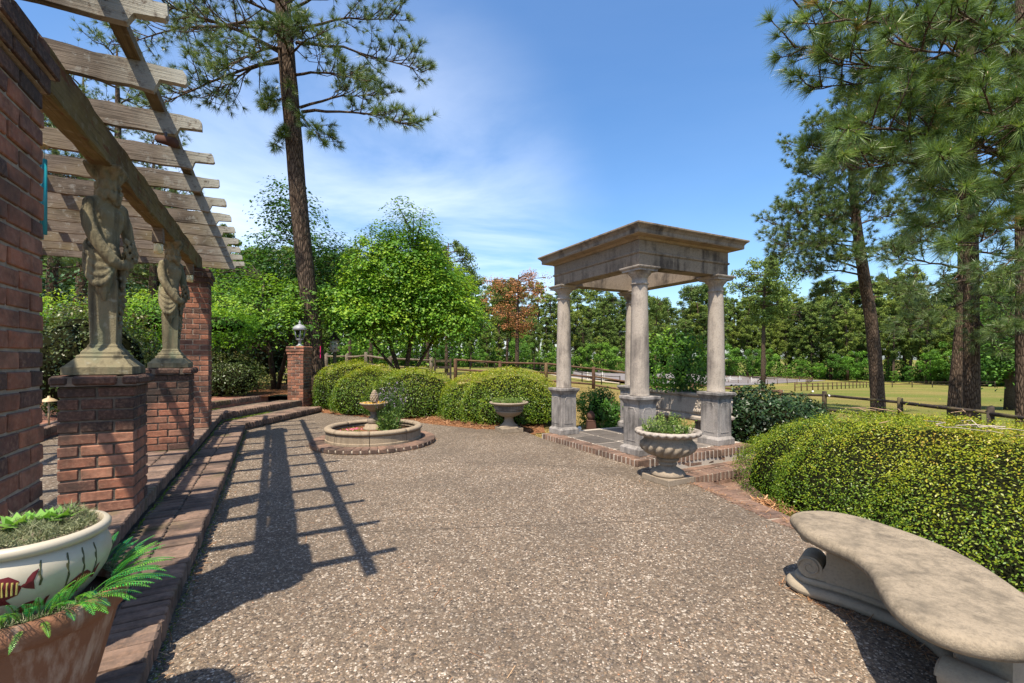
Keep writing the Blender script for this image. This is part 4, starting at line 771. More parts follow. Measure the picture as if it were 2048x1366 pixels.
MB().lathe([(.08, .085), (.095, .10), (.10, .13), (.09, .16), (.055, .20), (.05, .225), (.06, .24), (.055, .26)], 28).build('stem', 'cast_stone_dark', fo)
def scal(i, r, z, a): return r * (1 + (.055 * abs(math.cos(a * 8)) if r > .09 else 0))
MB().lathe([(.055, .255), (.08, .27), (.12, .305), (.165, .345), (.185, .365), (.19, .376), (.182, .382), (.14, .368), (.08, .352), (.03, .35)], 96, fn=scal).build('bowl', 'fountain_stone', fo)
fin = MB().lathe([(.04, .35), (.05, .36), (.035, .375), (.03, .39), (.045, .40)], 20).build('finial_base', 'fountain_stone', fo)
mb = MB()
for j in range(7):
    zz = .40 + .022 * j; rr = [.046, .055, .056, .051, .043, .032, .017][j]
    for k in range(9): a = 2 * math.pi * (k + .5 * (j % 2)) / 9; mb.sphere((rr * .8 * math.cos(a), rr * .8 * math.sin(a), zz), .019, 7, 5, (1, 1, .9))
mb.lathe([(.04, .395), (.05, .42), (.05, .46), (.035, .51), (.02, .545), (.006, .56)], 14).build('pinecone', 'fountain_stone', fo)
n = 260; a = RNG.uniform(0, 6.28, n); r = .17 * np.sqrt(RNG.random(n)) + .02; P = np.stack([FX + r * np.cos(a), FY + r * np.sin(a), .18 + .358 + .02 * RNG.random(n) + .05 * (r - .05)], 1)
o = leaf_obj('fallen_petals', leaf_geo(P, np.tile([0, 0, 1.], (n, 1)), .024, .8, .5), RNG.random(n), 'petal_yellow'); tag(o, 'yellow petals and lichen lying in the fountain bowl', 'petals', kind='stuff')
def verbena(c, lb, nst, h, spread, leafn):
    t = thing('flower_plant', lb, 'plant', c); mb = MB(); V, T_, PV, PT = [], [], [], []
    for k in range(nst):
        a = random.uniform(0, 6.28); r = spread * .35 * math.sqrt(random.random()); x, y = r * math.cos(a), r * math.sin(a); hh = h * random.uniform(.45, 1.05); tx, ty = x * 2.2 + random.gauss(0, .05), y * 2.2 + random.gauss(0, .05); p0, p1, p2 = Vector((x, y, 0)), Vector((x * 1.4, y * 1.4, hh * .5)), Vector((tx, ty, hh))
        mb.tube([p0, p1, p2], [.0045, .0035, .002], 4, False)
        for b in range(2): e = p1.lerp(p2, .5 + .3 * b); f = e + Vector((random.gauss(0, .05), random.gauss(0, .05), .10)); mb.tube([e, f], [.0022, .0015], 4, False); q = np.array([f]) + RNG.normal(0, .008, (5, 3)); PV.append(leaf_geo(q, np.tile([0, 0, 1.], (5, 1)), .012, .8, 1)); PT.append(RNG.random(5))
        n = leafn; u = RNG.random(n) ** 1.7 * .75; P = np.array(p0) + (np.array(p1) - np.array(p0)) * (u * 1.4)[:, None] + RNG.normal(0, .035, (n, 3)) * np.array([1, 1, .4]); P[:, 2] = np.abs(P[:, 2]); V.append(leaf_geo(P, np.tile([0, 0, 1.], (n, 1)), .055, .25, .8)); T_.append(RNG.normal(.35, .2, n))
    leaf_obj('leaves', np.concatenate(V), np.concatenate(T_), 'leaf_herb', t); mb.build('stems', 'leaf_herb', t); leaf_obj('flowers', np.concatenate(PV), np.concatenate(PT), 'petal_lilac', t)
verbena((FX + .22, FY - .08, .18), 'tall thin-stemmed green plant growing on the right of the fountain', 46, .62, .34, 34)
t = thing('pink_flowers', 'small pink flowers growing on the left of the fountain foot', 'flowers', (FX - .24, FY - .24, .175)); n = 500; P = RNG.normal(0, 1, (n, 3)) * [.07, .045, .018]; P[:, 2] = np.abs(P[:, 2]); leaf_obj('leaves', leaf_geo(P, np.tile([0, 0, 1.], (n, 1)), .022, .5, .8), RNG.random(n), 'leaf_herb', t)
n = 26; P = RNG.normal(0, 1, (n, 3)) * [.07, .045, .01]; P[:, 2] = np.abs(P[:, 2]) + .04; leaf_obj('blossoms', leaf_geo(P, np.tile([0, -.6, 1.], (n, 1)), .022, .9, .5), RNG.random(n), 'petal_pink', t)
# ------------------------------------------------------------------ bench
bench = thing('curved_bench', 'curved stone bench with rounded edges in the near right corner', 'bench', (0, 0, 0))
key = [(1.435, 2.33), (1.405, 2.20), (1.415, 2.08), (1.44, 1.95), (1.415, 1.82), (1.345, 1.68), (1.28, 1.53), (1.28, 1.42), (1.335, 1.345), (1.43, 1.31), (1.54, 1.315), (1.65, 1.38), (1.76, 1.52), (1.83, 1.65), (1.895, 1.85), (1.91, 2.03), (1.885, 2.20), (1.815, 2.385), (1.71, 2.475), (1.57, 2.475), (1.475, 2.42)]
def crom(pts, per=6):
    out = []; n = len(pts)
    for i in range(n):
        p0, p1, p2, p3 = [np.array(pts[(i + k - 1) % n], float) for k in range(4)]
        for j in range(per): u = j / per; out.append(.5 * ((2 * p1) + (-p0 + p2) * u + (2 * p0 - 5 * p1 + 4 * p2 - p3) * u * u + (-p0 + 3 * p1 - 3 * p2 + p3) * u ** 3))
    return np.array(out)
C = crom(key); n = len(C); tn = np.roll(C, -1, 0) - np.roll(C, 1, 0); tn /= np.linalg.norm(tn, axis=1)[:, None]; nrm = np.stack([-tn[:, 1], tn[:, 0]], 1)
if np.sum((C[:, 0] * np.roll(C[:, 1], -1) - np.roll(C[:, 0], -1) * C[:, 1])) > 0: nrm = -nrm
ST = 0.374; vs = []; prof = [(-.055, -.064), (-.018, -.062), (-.005, -.052), (0, -.038), (0, -.026), (-.005, -.014), (-.016, -.005), (-.035, 0), (-.075, .002)]
for e, z in prof: vs += [(C[i, 0] + nrm[i, 0] * e, C[i, 1] + nrm[i, 1] * e, ST + z) for i in range(n)]
m = len(prof); fs = [(j * n + i, j * n + (i + 1) % n, (j + 1) * n + (i + 1) % n, (j + 1) * n + i) for j in range(m - 1) for i in range(n)] + [tuple(range(n))[::-1], tuple((m - 1) * n + i for i in range(n))]
MB().add(vs, fs, True).build('seat', 'stone_bench', bench, edge=50)
# base runner following the curve, with a small step on top
arc = [(1.555, 2.35), (1.68, 2.235), (1.79, 2.06), (1.825, 1.89), (1.78, 1.71), (1.67, 1.57), (1.49, 1.475)]
def ribbon(pts, w, z0, z1, rnd, cap=True):
    P = [np.array(p, float) for p in pts]; out = []
    for i in range(len(P) - 1):
        a = P[max(0, i - 1)]; b = P[i]; c = P[i + 1]; d = P[min(len(P) - 1, i + 2)]
        for j in range(5): u = j / 5; out.append(.5 * (2 * b + (c - a) * u + (2 * a - 5 * b + 4 * c - d) * u * u + (-a + 3 * b - 3 * c + d) * u ** 3))
    out.append(P[-1]); out = np.array(out); tt = np.gradient(out, axis=0); tt /= np.linalg.norm(tt, axis=1)[:, None]; nn = np.stack([-tt[:, 1], tt[:, 0]], 1); L, Rr = [], []
    for i in range(len(out)):
        k = 1.0; L.append(out[i] + nn[i] * w / 2); Rr.append(out[i] - nn[i] * w / 2)
    e0 = [out[0] - tt[0] * w * .5 * math.sin(q) + nn[0] * w / 2 * math.cos(q) for q in np.linspace(math.pi, 0, 9)[1:-1]]; e1 = [out[-1] + tt[-1] * w * .5 * math.sin(q) + nn[-1] * w / 2 * math.cos(q) for q in np.linspace(0, math.pi, 9)[1:-1]]
    if not cap: e0, e1 = [], []
    return [tuple(p) for p in L + e1 + Rr[::-1] + e0]
MB().prism(ribbon(arc, .25, 0, .07, 0), 0.002, .052).build('base', 'stone_bench_leg', bench, bevel=.024, seg=4, edge=50)
MB().prism(ribbon(arc, .17, 0, .07, 0), .050, .084).build('base_step', 'stone_bench_leg', bench, bevel=.012, seg=3, edge=50)
wall_arc = [tuple(np.array(arc[0]) * .66 + np.array(arc[1]) * .34)] + arc[1:-1] + [tuple(np.array(arc[-1]) * .66 + np.array(arc[-2]) * .34)]
MB().prism(ribbon(wall_arc, .146, 0, .3, 0, False), .083, ST - .05).build('support_wall', 'stone_bench_leg', bench, edge=40)
def leg(c, out):
    """scrolled end of the support: extruded S profile, a volute at the foot and one under the seat; out = direction it points"""
    ang = math.atan2(out[1], out[0]); top = ST - .05
    pts = [(-.06, .084), (.045, .084), (.03, .12), (-.005, .15), (-.02, .19), (-.015, .235), (.02, .262), (.07, .272), (.085, top - .012), (.085, top), (-.06, top)]
    n = len(pts); ca, sa = math.cos(ang), math.sin(ang); vs = []; h = .068
    for s in (-h, h): vs += [(c[0] + x * ca - s * sa, c[1] + x * sa + s * ca, z) for x, z in pts]
    o = MB().add(vs, [tuple(range(n))[::-1], tuple(range(n, 2 * n))] + [(i, (i + 1) % n, n + (i + 1) % n, n + i) for i in range(n)]).build('leg', 'stone_bench_leg', bench, bevel=.003, seg=2, edge=50)
    for (x, z, r) in ((.055, .140, .054), (.066, top - .030, .032)):
        q = MB(); A_ = Vector((c[0] + x * ca + (h + .006) * sa, c[1] + x * sa - (h + .006) * ca, z)); B_ = Vector((c[0] + x * ca - (h + .006) * sa, c[1] + x * sa + (h + .006) * ca, z)); q.tube([A_, B_], r, 24); d = (B_ - A_).normalized(); U = Vector((ca, sa, 0))
        for sgn, e in ((-1, A_), (1, B_)):           # raised spiral on each cheek
            pts_ = [e + d * sgn * .002 + (U * math.cos(tt) + Vector((0, 0, 1)) * math.sin(tt)) * r * (.92 - .085 * tt) for tt in np.linspace(0, 9.0, 40)]; q.tube(pts_, [.0065 - .0035 * k / 39 for k in range(40)], 6)
        q.build('scroll', 'stone_bench_leg', o, edge=40)
a0, a1 = np.array(arc[0]), np.array(arc[1]); u = (a0 - a1) / np.linalg.norm(a0 - a1); leg(a0 * .72 + a1 * .28, u)
a0, a1 = np.array(arc[-1]), np.array(arc[-2]); u = (a0 - a1) / np.linalg.norm(a0 - a1); leg(a0 * .72 + a1 * .28, u)
# ------------------------------------------------------------------ potted ferns and fish bowl
PX, PY = -1.300, 1.230
pot = thing('terracotta_pot', 'large tapering terracotta pot with chalky stains in the near left corner', 'pot', (PX, PY, RISE))
MB().lathe([(.10, 0), (.105, .012), (.135, .16), (.185, .365), (.190, .372), (.200, .378), (.207, .40), (.207, .428), (.200, .436), (.186, .436), (.182, .42), (.165, .36)], 64).build('pot_body', 'terracotta', pot, edge=60)
MB().lathe([(.182, .40), (.02, .41)], 32).build('soil', 'soil', pot)
bowl = thing('fish_bowl', 'cream ceramic bowl painted with red fish, set in the terracotta pot', 'bowl', (PX, PY, .49))
BP = [(.085, .03), (.105, .05), (.135, .085), (.158, .125), (.168, .16), (.166, .185), (.157, .208), (.150, .215)]
MB().lathe(BP + [(.158, .219), (.166, .226), (.167, .238), (.160, .246), (.150, .247), (.147, .238), (.146, .22)], 80).build('bowl_body', 'bowl_cream', bowl, edge=70)
def bowl_r(z):
    for (r0, z0), (r1, z1) in zip(BP, BP[1:]):
        if z0 <= z <= z1: return r0 + (r1 - r0) * (z - z0) / (z1 - z0)
    return .15
def decal(name, poly, th0, z0, m, off=.0012, sub=5):
    """flat painted motif wrapped on the bowl: poly in metres (along the wall, up)"""
    n = len(poly); cx = sum(p[0] for p in poly) / n; cy = sum(p[1] for p in poly) / n; vs = []; fs = []
    for k in range(sub + 1):
        for p in poly: u, w = cx + (p[0] - cx) * k / sub, cy + (p[1] - cy) * k / sub; z = z0 + w; r = bowl_r(z) + off; th = th0 + u / .165; vs.append((r * math.cos(th), r * math.sin(th), z))
    for k in range(sub): fs += [(k * n + i, k * n + (i + 1) % n, (k + 1) * n + (i + 1) % n, (k + 1) * n + i) for i in range(n)]
    return MB().add(vs, fs, True).build(name, m, bowl)
def fish(th, z, s, m1='fish_red', m2='fish_yellow'):
    S = lambda pts: [(x * s, y * s) for x, y in pts]
    decal('painted_fish', S([(-.05, -.002), (-.03, .016), (-.005, .032), (.02, .035), (.038, .02), (.042, 0), (.035, -.018), (.012, -.026), (-.02, -.018)]), th, z, m1)
    decal('painted_fish', S([(.04, .004), (.062, .034), (.074, .04), (.064, .012), (.066, -.012), (.05, -.004)]), th, z, m1); decal('painted_fish', S([(-.01, -.02), (.012, -.026), (.02, -.042), (-.004, -.04)]), th, z, m1)
    for k in range(6): x = -.012 + .0085 * k; h = .024 - .0022 * abs(k - 2); decal('painted_stripe', S([(x, -.016), (x + .004, -.016), (x + .007, h), (x + .003, h)]), th, z, m2, .0022, 2)
    decal('painted_eye', S([(-.034 + .004 * math.cos(q), .006 + .004 * math.sin(q)) for q in np.linspace(0, 5.5, 8)]), th, z, m2, .0022, 2)
fish(R(-62), .150, .95); fish(R(-8), .115, .75); fish(R(-110), .165, .6, 'fish_green'); fish(R(-125), .11, .8); fish(R(-45), .085, .6)
for th, h in ((-20, .055), (-8, .05), (-38, .03), (4, .06), (-80, .03)): decal('painted_weed', [(0, -h), (.003, -h * .5), (-.002, 0), (.003, .03), (.006, .03), (.003, 0), (.007, -h * .5), (.004, -h)], R(th), .175, 'fish_green')
MB().lathe([(.146, .222), (.143, .233), (.12, .236), (.02, .24)], 48).build('inner_liner', 'stone_bench_leg', bowl)
n = 6500; a = RNG.uniform(0, 6.28, n); r = .135 * np.sqrt(RNG.random(n)); P = np.stack([r * np.cos(a), r * np.sin(a), .236 + .022 * RNG.random(n) + lump(np.stack([r * np.cos(a), r * np.sin(a), a * 0], 1), 40, .012, 5)], 1)
ms = scatter_blades('grey_moss', P + np.array([PX, PY, .49]), .022, .0022, 'moss_grey', 1.2); tag(ms, 'grey green moss filling the cream fish bowl', 'moss', kind='stuff')
n = 2200; a = RNG.uniform(0, 6.28, n); r = .172 + .010 * RNG.random(n); P = np.stack([PX + r * np.cos(a), PY + r * np.sin(a), RISE + .425 + .012 * RNG.random(n)], 1); ms = scatter_blades('grey_moss', P, .025, .002, 'moss_grey', 1.3); tag(ms, 'grey moss along the rim of the terracotta pot', 'moss', kind='stuff')
t = thing('succulent', 'bright green leafy rosette growing in the cream fish bowl', 'plant', (PX - .01, PY + .03, .735)); V = []
for c0 in ((-.035, -.02), (.03, .035), (.0, .01)):
    for k in range(11):
        a = k * 2.4; L = .034 + .0022 * k; el = .95 - .07 * k; d = np.array([math.cos(a) * math.cos(el), math.sin(a) * math.cos(el), math.sin(el)]); s = np.array([-math.sin(a), math.cos(a), 0]); up = np.cross(d, s) * -1; b = np.array([c0[0], c0[1], .006])
        V.append([b, b + d * L * .6 + s * L * .33 + up * .004, b + d * L * 1.15, b + d * L * .6 - s * L * .33 + up * .004])
V = np.array(V); leaf_obj('leaves', V, RNG.random(len(V)), 'leaf_succulent', t)
def fern(c, ang, L, el, lb, tint):
    t = thing('fern_frond', lb, 'fern', (PX + c[0], PY + c[1], RISE + .432), 0, 'plastic ferns round the bowl'); d = np.array([math.cos(ang), math.sin(ang), 0]); s0 = np.array([-math.sin(ang), math.cos(ang), 0]); pts = []; V = []; N_ = 24
    for i in range(N_ + 1):
        u = i / N_; e = el - 1.0 * u; pts.append((pts[-1] + (d * math.cos(e) + np.array([0, 0, 1]) * math.sin(e)) * L / N_) if pts else np.zeros(3))
        if i > 3:
            w = min(L, .16) * .155 * random.uniform(.8, 1.1) * (math.sin(math.pi * min(1, (1.02 - u) * 1.15)) ** .6 if u > .13 else .4) * (1.05 - .55 * u); tg = d * math.cos(e) + np.array([0, 0, 1]) * math.sin(e)
            for sg in (-1, 1): b = pts[-1]; dir_ = s0 * sg + tg * .35 + np.array([0, 0, -.10]); V.append([b - tg * L * .006, b + dir_ * w * .5 + tg * L * .009, b + dir_ * w + tg * w * .15, b + dir_ * w * .5 - tg * L * .009])
    V = np.array(V); leaf_obj('leaflets', V, np.clip(tint + RNG.normal(0, .1, len(V)), 0, 1), 'leaf_fern', t); MB().tube([tuple(p) for p in pts], [.0011] * len(pts), 4).build('stem', 'leaf_succulent', t)
fk = 0
words = ['upright', 'arching', 'drooping', 'small', 'long', 'teal tipped', 'spreading']
for k in range(96):
    th = -128 + 205 * (k / 95) ** .85 + random.uniform(-3, 3); side = th > -25
    L = random.uniform(.085, .17) if side else random.uniform(.075, .135); el = random.uniform(.35, 1.35) if side else random.choice((random.uniform(-.3, .3), random.uniform(.9, 1.5), random.uniform(.9, 1.5)))
    if th > 45: L *= .8
    fern((.178 * math.cos(R(th)), .178 * math.sin(R(th))), R(th + random.uniform(-28, 28)), L, el, ('green plastic fern frond fanning out over the right side of the terracotta pot' if side else 'green plastic fern frond tucked between the bowl and the front of the terracotta rim'), random.choice((.1, .3, .45, .6, .8, .95)))
# ------------------------------------------------------------------ lantern, planter and small garden things
t = thing('lantern', 'grey metal lantern with glass panes standing on the brick gate pier', 'lantern', (lp.x, lp.y, 1.444))
MB().lathe([(.075, 0), (.075, .02), (.045, .03), (.032, .06), (.028, .10), (.045, .125), (.05, .135), (.03, .14)], 16).build('foot', 'lamp_metal', t)
mb = MB().lathe([(.06, .138), (.085, .148), (.09, .165), (.07, .17)], 6)
for k in range(6): a = k * math.pi / 3; mb.tube([(.085 * math.cos(a), .085 * math.sin(a), .16), (.122 * math.cos(a), .122 * math.sin(a), .37)], .008, 6)
mb.lathe([(.12, .362), (.135, .368), (.15, .378), (.15, .392), (.13, .40)], 24).build('cage', 'lamp_metal', t)
for k in range(6):
    a, b = k * math.pi / 3, (k + 1) * math.pi / 3; q = lambda r, an, z: (r * math.cos(an), r * math.sin(an), z)
    MB().add([q(.082, a, .168), q(.082, b, .168), q(.117, b, .362), q(.117, a, .362), q(.079, a, .168), q(.079, b, .168), q(.114, b, .362), q(.114, a, .362)], [(0, 1, 2, 3), (7, 6, 5, 4), (0, 4, 5, 1), (1, 5, 6, 2), (2, 6, 7, 3), (3, 7, 4, 0)]).build('pane', 'lamp_glass', t)
MB().lathe([(.02, .17), (.022, .27), (.012, .29)], 10).build('candle_tube', 'white_paint', t)
MB().lathe([(.148, .392), (.145, .41), (.125, .445), (.085, .475), (.05, .49), (.03, .50), (.022, .515), (.03, .53), (.028, .545), (.012, .56), (.014, .575), (.004, .59)], 24).build('roof', 'lamp_metal', t)
# sarcophagus planter on fluted pedestals behind the temple
pl = thing('stone_planter', 'long carved stone planter on fluted pedestals behind the temple columns', 'planter', (2.63, 6.90, -.02), TH)
LP_, WP_ = 1.25, .44
for y in (-.42, .42):
    mb = MB().box((0, y, .16), (.28, .28, .30)); 
    for k in range(9):
        for s in (-1, 1): mb.box((-.12 + .03 * k, y + s * .142, .16), (.016, .012, .27)); mb.box((s * .142, y - .12 + .03 * k, .16), (.012, .016, .27))
    mb.build('pedestal', 'cast_stone_dark', pl)
def rect(prof):
    vs = []
    for e, z in prof: vs += [(-WP_ / 2 - e, -LP_ / 2 - e, z), (WP_ / 2 + e, -LP_ / 2 - e, z), (WP_ / 2 + e, LP_ / 2 + e, z), (-WP_ / 2 - e, LP_ / 2 + e, z)]
    m = len(prof); return MB().add(vs, [(i * 4 + k, i * 4 + (k + 1) % 4, (i + 1) * 4 + (k + 1) % 4, (i + 1) * 4 + k) for i in range(m - 1) for k in range(4)] + [(3, 2, 1, 0), tuple((m - 1) * 4 + k for k in range(4))])
rect([(-.03, .31), (.0, .32), (.02, .335), (.02, .37), (.0, .385), (-.02, .40), (-.02, .40), (.0, .43), (.005, .62), (-.01, .645), (.015, .66), (.035, .672), (.04, .69), (.035, .71), (-.03, .712), (-.04, .68)]).build('trough', 'cast_stone', pl, bevel=.004)
mb = MB()
for s in (-1, 1):           # acanthus scrolls at the corners of each long side
    for y0 in (-.45, .45):
        for k in range(16):
            a = k * .55; r = .015 + .0055 * k; mb.sphere((s * (WP_ / 2 + .004), y0 + r * math.cos(a), .53 + r * math.sin(a)), .017, 7, 5, (.7, 1, 1))
        for k in range(7): mb.tube([(s * (WP_ / 2 + .002), y0 - .10 + .033 * k, .43), (s * (WP_ / 2 + .012), y0 - .10 + .033 * k + .012, .46), (s * (WP_ / 2 + .004), y0 - .10 + .033 * k, .49)], [.012, .014, .006], 6)
for k in range(12):
    mb.sphere((-.19 + .035 * k, -LP_ / 2 - .004, .53 + .05 * math.sin(k * 1.3)), .02, 7, 5)
mb.build('carved_scrolls', 'cast_stone', pl)
shrub('planter_rose', 'leafy green rose bush growing out of the stone planter', 'bush', [((2.45, 6.75, 1.02), (.34, .40, .42)), ((2.62, 7.0, 1.08), (.38, .42, .48)), ((2.36, 7.1, 1.15), (.30, .34, .42)), ((2.22, 7.3, 1.0), (.28, .28, .36)), ((2.55, 6.85, 1.35), (.25, .28, .28))], 12000, .055, 'leaf_maple', p=2.0, depth=.26, lamp=.12, lsc=7, warm=.3, floor=.66, stems=False, zmin=-1)
t = thing('terracotta_finial', 'dark pinecone finial on a stepped block beside the temple floor', 'finial', (1.275, 7.36, -.03))
MB().square([(.085, 0), (.085, .03), (.075, .04), (.065, .20), (.07, .21), (.04, .22)]).build('block', 'rust_terracotta', t, bevel=.004); MB().lathe([(.03, .21), (.05, .235), (.066, .27), (.06, .31), (.035, .345), (.01, .365)], 16, fn=lambda i, r, z, a: r * (1 + .06 * math.cos(a * 8 + i * .5))).build('pinecone', 'rust_terracotta', t)
t = thing('garden_spotlight', 'tiny white floodlight on the grass beside the left temple pedestal', 'spotlight', (1.03, 7.02, -.03))
MB().tube([(0, 0, 0), (0, 0, .11)], .010, 6).build('stake', 'dark_metal', t); MB().tube([(-.03, -.04, .10), (.02, .03, .135)], [.04, .03], 12).build('lamp_head', 'white_paint', t)
t = thing('birdhouse', 'white birdhouse with a dark cone roof on a grey post', 'birdhouse', (-4.70, 12.1, .0))
MB().tube([(0, 0, 0), (0, 0, 1.33)], .045, 8).build('post', 'fence_wood', t); b = MB().lathe([(.11, 1.33), (.125, 1.335), (.125, 1.64), (.11, 1.645)], 8); bb = b.build('nest_box', 'white_paint', t)
for z in (1.42, 1.54):
    for k in (-2, -1): a = (k + .5) * math.pi / 4; MB().tube([(.112 * math.cos(a), .112 * math.sin(a), z), (.121 * math.cos(a), .121 * math.sin(a), z)], .02, 10).build('hole_disc', 'dark_metal', bb)  # raised dark discs; the shade inside the entrance holes is put into their colour
MB().lathe([(.17, 1.645), (.165, 1.655), (.06, 1.78), (.008, 1.86)], 16).build('roof', 'dark_metal', t)
def path_light(p, z, lb):
    t = thing('path_light', lb, 'garden light', (p[0], p[1], z)); MB().tube([(0, 0, 0), (0, 0, .30)], .010, 6).build('stem', 'bronze', t); MB().lathe([(.085, .29), (.08, .30), (.045, .325), (.015, .34), (.012, .36)], 16).build('shade', 'bronze', t)
path_light((-5.60, 5.52), .37, 'bronze mushroom garden light seen between the near pier and the nearer statue')
path_light((-6.35, 6.95), .78, 'bronze garden light half hidden behind the nearer statue')
# stray twigs on the right hedge
def twig(pts, r, m, lb): t = MB().tube(pts, [r * (1 - .6 * i / (len(pts) - 1)) for i in range(len(pts))], 6).build('fallen_twig', m); tag(t, lb, 'twig', 'twigs on the hedge')
# ------------------------------------------------------------------ hedges and shrubs
HL = [((3.72, 4.70, -.22), (1.25, 1.35, .86)), ((3.68, 3.95, -.22), (1.30, 1.30, .90)), ((3.95, 3.0, -.22), (1.52, 1.35, .92)), ((4.45, 2.05, -.22), (1.75, 1.4, .92))]
shrub('clipped_hedge', 'broad clipped yellow green hedge behind the stone bench', 'hedge', HL, 430000, .0195, 'leaf_hedge', p=2.05, depth=.10, lamp=.032, lsc=4, warm=.55, floor=-.26, tilt=.58)
shrub('clipped_hedge', 'rounded clipped hedge mound behind the pale urn', 'hedge', [((-.05, 8.72, .20), (1.02, 1.05, .78)), ((-.75, 8.95, .14), (.72, .85, .70))], 80000, .027, 'leaf_hedge', p=2.05, depth=.10, lamp=.035, lsc=3.5, warm=.55, floor=.03)
shrub('clipped_hedge', 'long clipped hedge curving behind the fountain up to the brick gate pier', 'hedge', [((-2.05, 9.50, .18), (1.05, .95, .80)), ((-2.95, 10.05, .20), (1.0, .95, .80)), ((-3.72, 10.70, .26), (.90, .85, .88))], 95000, .028, 'leaf_hedge', p=2.05, depth=.10, lamp=.035, lsc=3.5, warm=.5, floor=.03)
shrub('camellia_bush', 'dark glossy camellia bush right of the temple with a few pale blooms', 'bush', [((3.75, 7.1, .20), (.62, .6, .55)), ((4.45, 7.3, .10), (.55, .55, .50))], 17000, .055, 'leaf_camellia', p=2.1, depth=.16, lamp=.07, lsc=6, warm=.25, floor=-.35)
n = 7; a = RNG.uniform(0, 6.28, n); P = np.stack([3.95 + .75 * np.cos(a), 6.75 + .25 * np.sin(a), .35 + .35 * RNG.random(n)], 1); o = leaf_obj('camellia_blooms', leaf_geo(P, np.tile([0, -1., .5], (n, 1)), .035, .9, .4), RNG.random(n) * 0, 'white_paint'); tag(o, 'pale spent blooms scattered on the camellia bush', 'blooms', kind='stuff')
shrub('green_shrub', 'small dark green shrub between the rear temple column and the lawn', 'bush', [((1.52, 8.0, .28), (.36, .36, .38)), ((1.70, 7.75, .2), (.28, .28, .3))], 8000, .045, 'leaf_maple', p=2.1, depth=.14, lamp=.06, lsc=8, warm=.1, floor=-.1)
shrub('azalea_bush', 'bronze tinged azalea bush behind the nearer statue', 'bush', [((-6.05, 6.5, 1.05), (.85, .75, .82)), ((-6.7, 7.2, 1.1), (.8, .8, .9))], 17000, .045, 'leaf_azalea', p=2.2, depth=.16, lamp=.08, lsc=5, warm=.35, floor=.37)
shrub('azalea_bush', 'round speckled azalea bush at the head of the steps beyond the tall pier', 'bush', [((-5.95, 9.75, .72), (.62, .6, .48)), ((-6.6, 9.7, .78), (.6, .6, .5))], 13000, .038, 'leaf_azalea', p=2.1, depth=.13, lamp=.06, lsc=6, warm=.4, floor=.36)
shrub('low_hedge', 'low olive hedge seen between the two statues', 'hedge', [((-6.3, 7.9, .72), (.8, .5, .42)), ((-7.5, 8.2, .75), (.8, .5, .42))], 13000, .035, 'leaf_azalea', p=2.6, depth=.1, lamp=.03, warm=.5, floor=.37)
shrub('maple_shrub', 'bright yellow green feathery shrub behind the statues', 'bush', [((-7.6, 9.6, 1.95), (1.0, .8, .55)), ((-6.3, 9.9, 1.9), (.8, .7, .5)), ((-8.8, 9.0, 1.8), (.8, .7, .5))], 15000, .075, 'leaf_dogwood', p=2.0, depth=.3, lamp=.12, lsc=5, warm=.5, floor=.9, asp=.35, stems=False)
shrub('bare_shrub', 'dry twiggy lower growth under the bright feathery shrub', 'bush', [((-7.7, 9.8, 1.0), (1.1, .6, .62)), ((-6.4, 10.1, .95), (.8, .6, .6))], 9000, .05, 'leaf_azalea', p=2.2, depth=.3, lamp=.1, lsc=7, warm=.1, floor=.37, asp=.25)
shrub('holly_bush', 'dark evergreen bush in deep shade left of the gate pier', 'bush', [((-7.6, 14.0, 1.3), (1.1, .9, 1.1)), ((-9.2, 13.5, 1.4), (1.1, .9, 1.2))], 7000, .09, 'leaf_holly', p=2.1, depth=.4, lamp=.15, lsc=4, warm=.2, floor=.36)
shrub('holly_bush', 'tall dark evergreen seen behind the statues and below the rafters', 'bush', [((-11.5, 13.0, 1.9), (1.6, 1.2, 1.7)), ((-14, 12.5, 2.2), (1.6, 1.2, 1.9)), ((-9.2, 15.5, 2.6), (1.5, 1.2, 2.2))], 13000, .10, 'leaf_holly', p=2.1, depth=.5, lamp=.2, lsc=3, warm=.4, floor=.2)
WZ = lambda x, y: .66
def crook(p, q, n, amp): return [tuple(np.array(p) + (np.array(q) - np.array(p)) * k / n + (RNG.normal(0, amp, 3) * [1, 1, .25] if 0 < k < n else 0)) for k in range(n + 1)]
t_ = thing('fallen_twig', 'pale forked dead twig lying on the clipped hedge', 'twig', (3.3, 3.3, .68), 0, 'twigs on the hedge')
MB().tube(crook((.06, .42, .0), (-.02, -.25, .01), 7, .035), [.0045 - .0004 * k for k in range(8)], 6).build('stem', 'twig_white', t_); MB().tube(crook((.0, .1, .01), (.16, -.1, .03), 4, .02), .0035, 5).build('side_twig', 'twig_white', t_)
t_ = thing('fallen_twig', 'pale crooked dead twig lying beside the forked one on the hedge', 'twig', (3.55, 3.35, .68), 0, 'twigs on the hedge')
MB().tube(crook((.1, .36, .0), (-.08, -.3, .01), 7, .045), [.0048 - .0004 * k for k in range(8)], 6).build('stem', 'twig_white', t_); MB().tube(crook((-.03, -.1, .01), (-.2, -.02, .02), 4, .02), .003, 5).build('side_twig', 'twig_white', t_)
for k in range(14):
    a = random.uniform(0, 3.1); x, y = random.uniform(2.7, 4.2), random.uniform(2.0, 4.6); L = random.uniform(.12, .3); twig([(x, y, .69), (x + L * .5 * math.cos(a), y + L * .5 * math.sin(a), .705), (x + L * math.cos(a + .3), y + L * math.sin(a + .3), .70)], .004, 'twig', 'thin brown fallen twig lying across the clipped hedge')
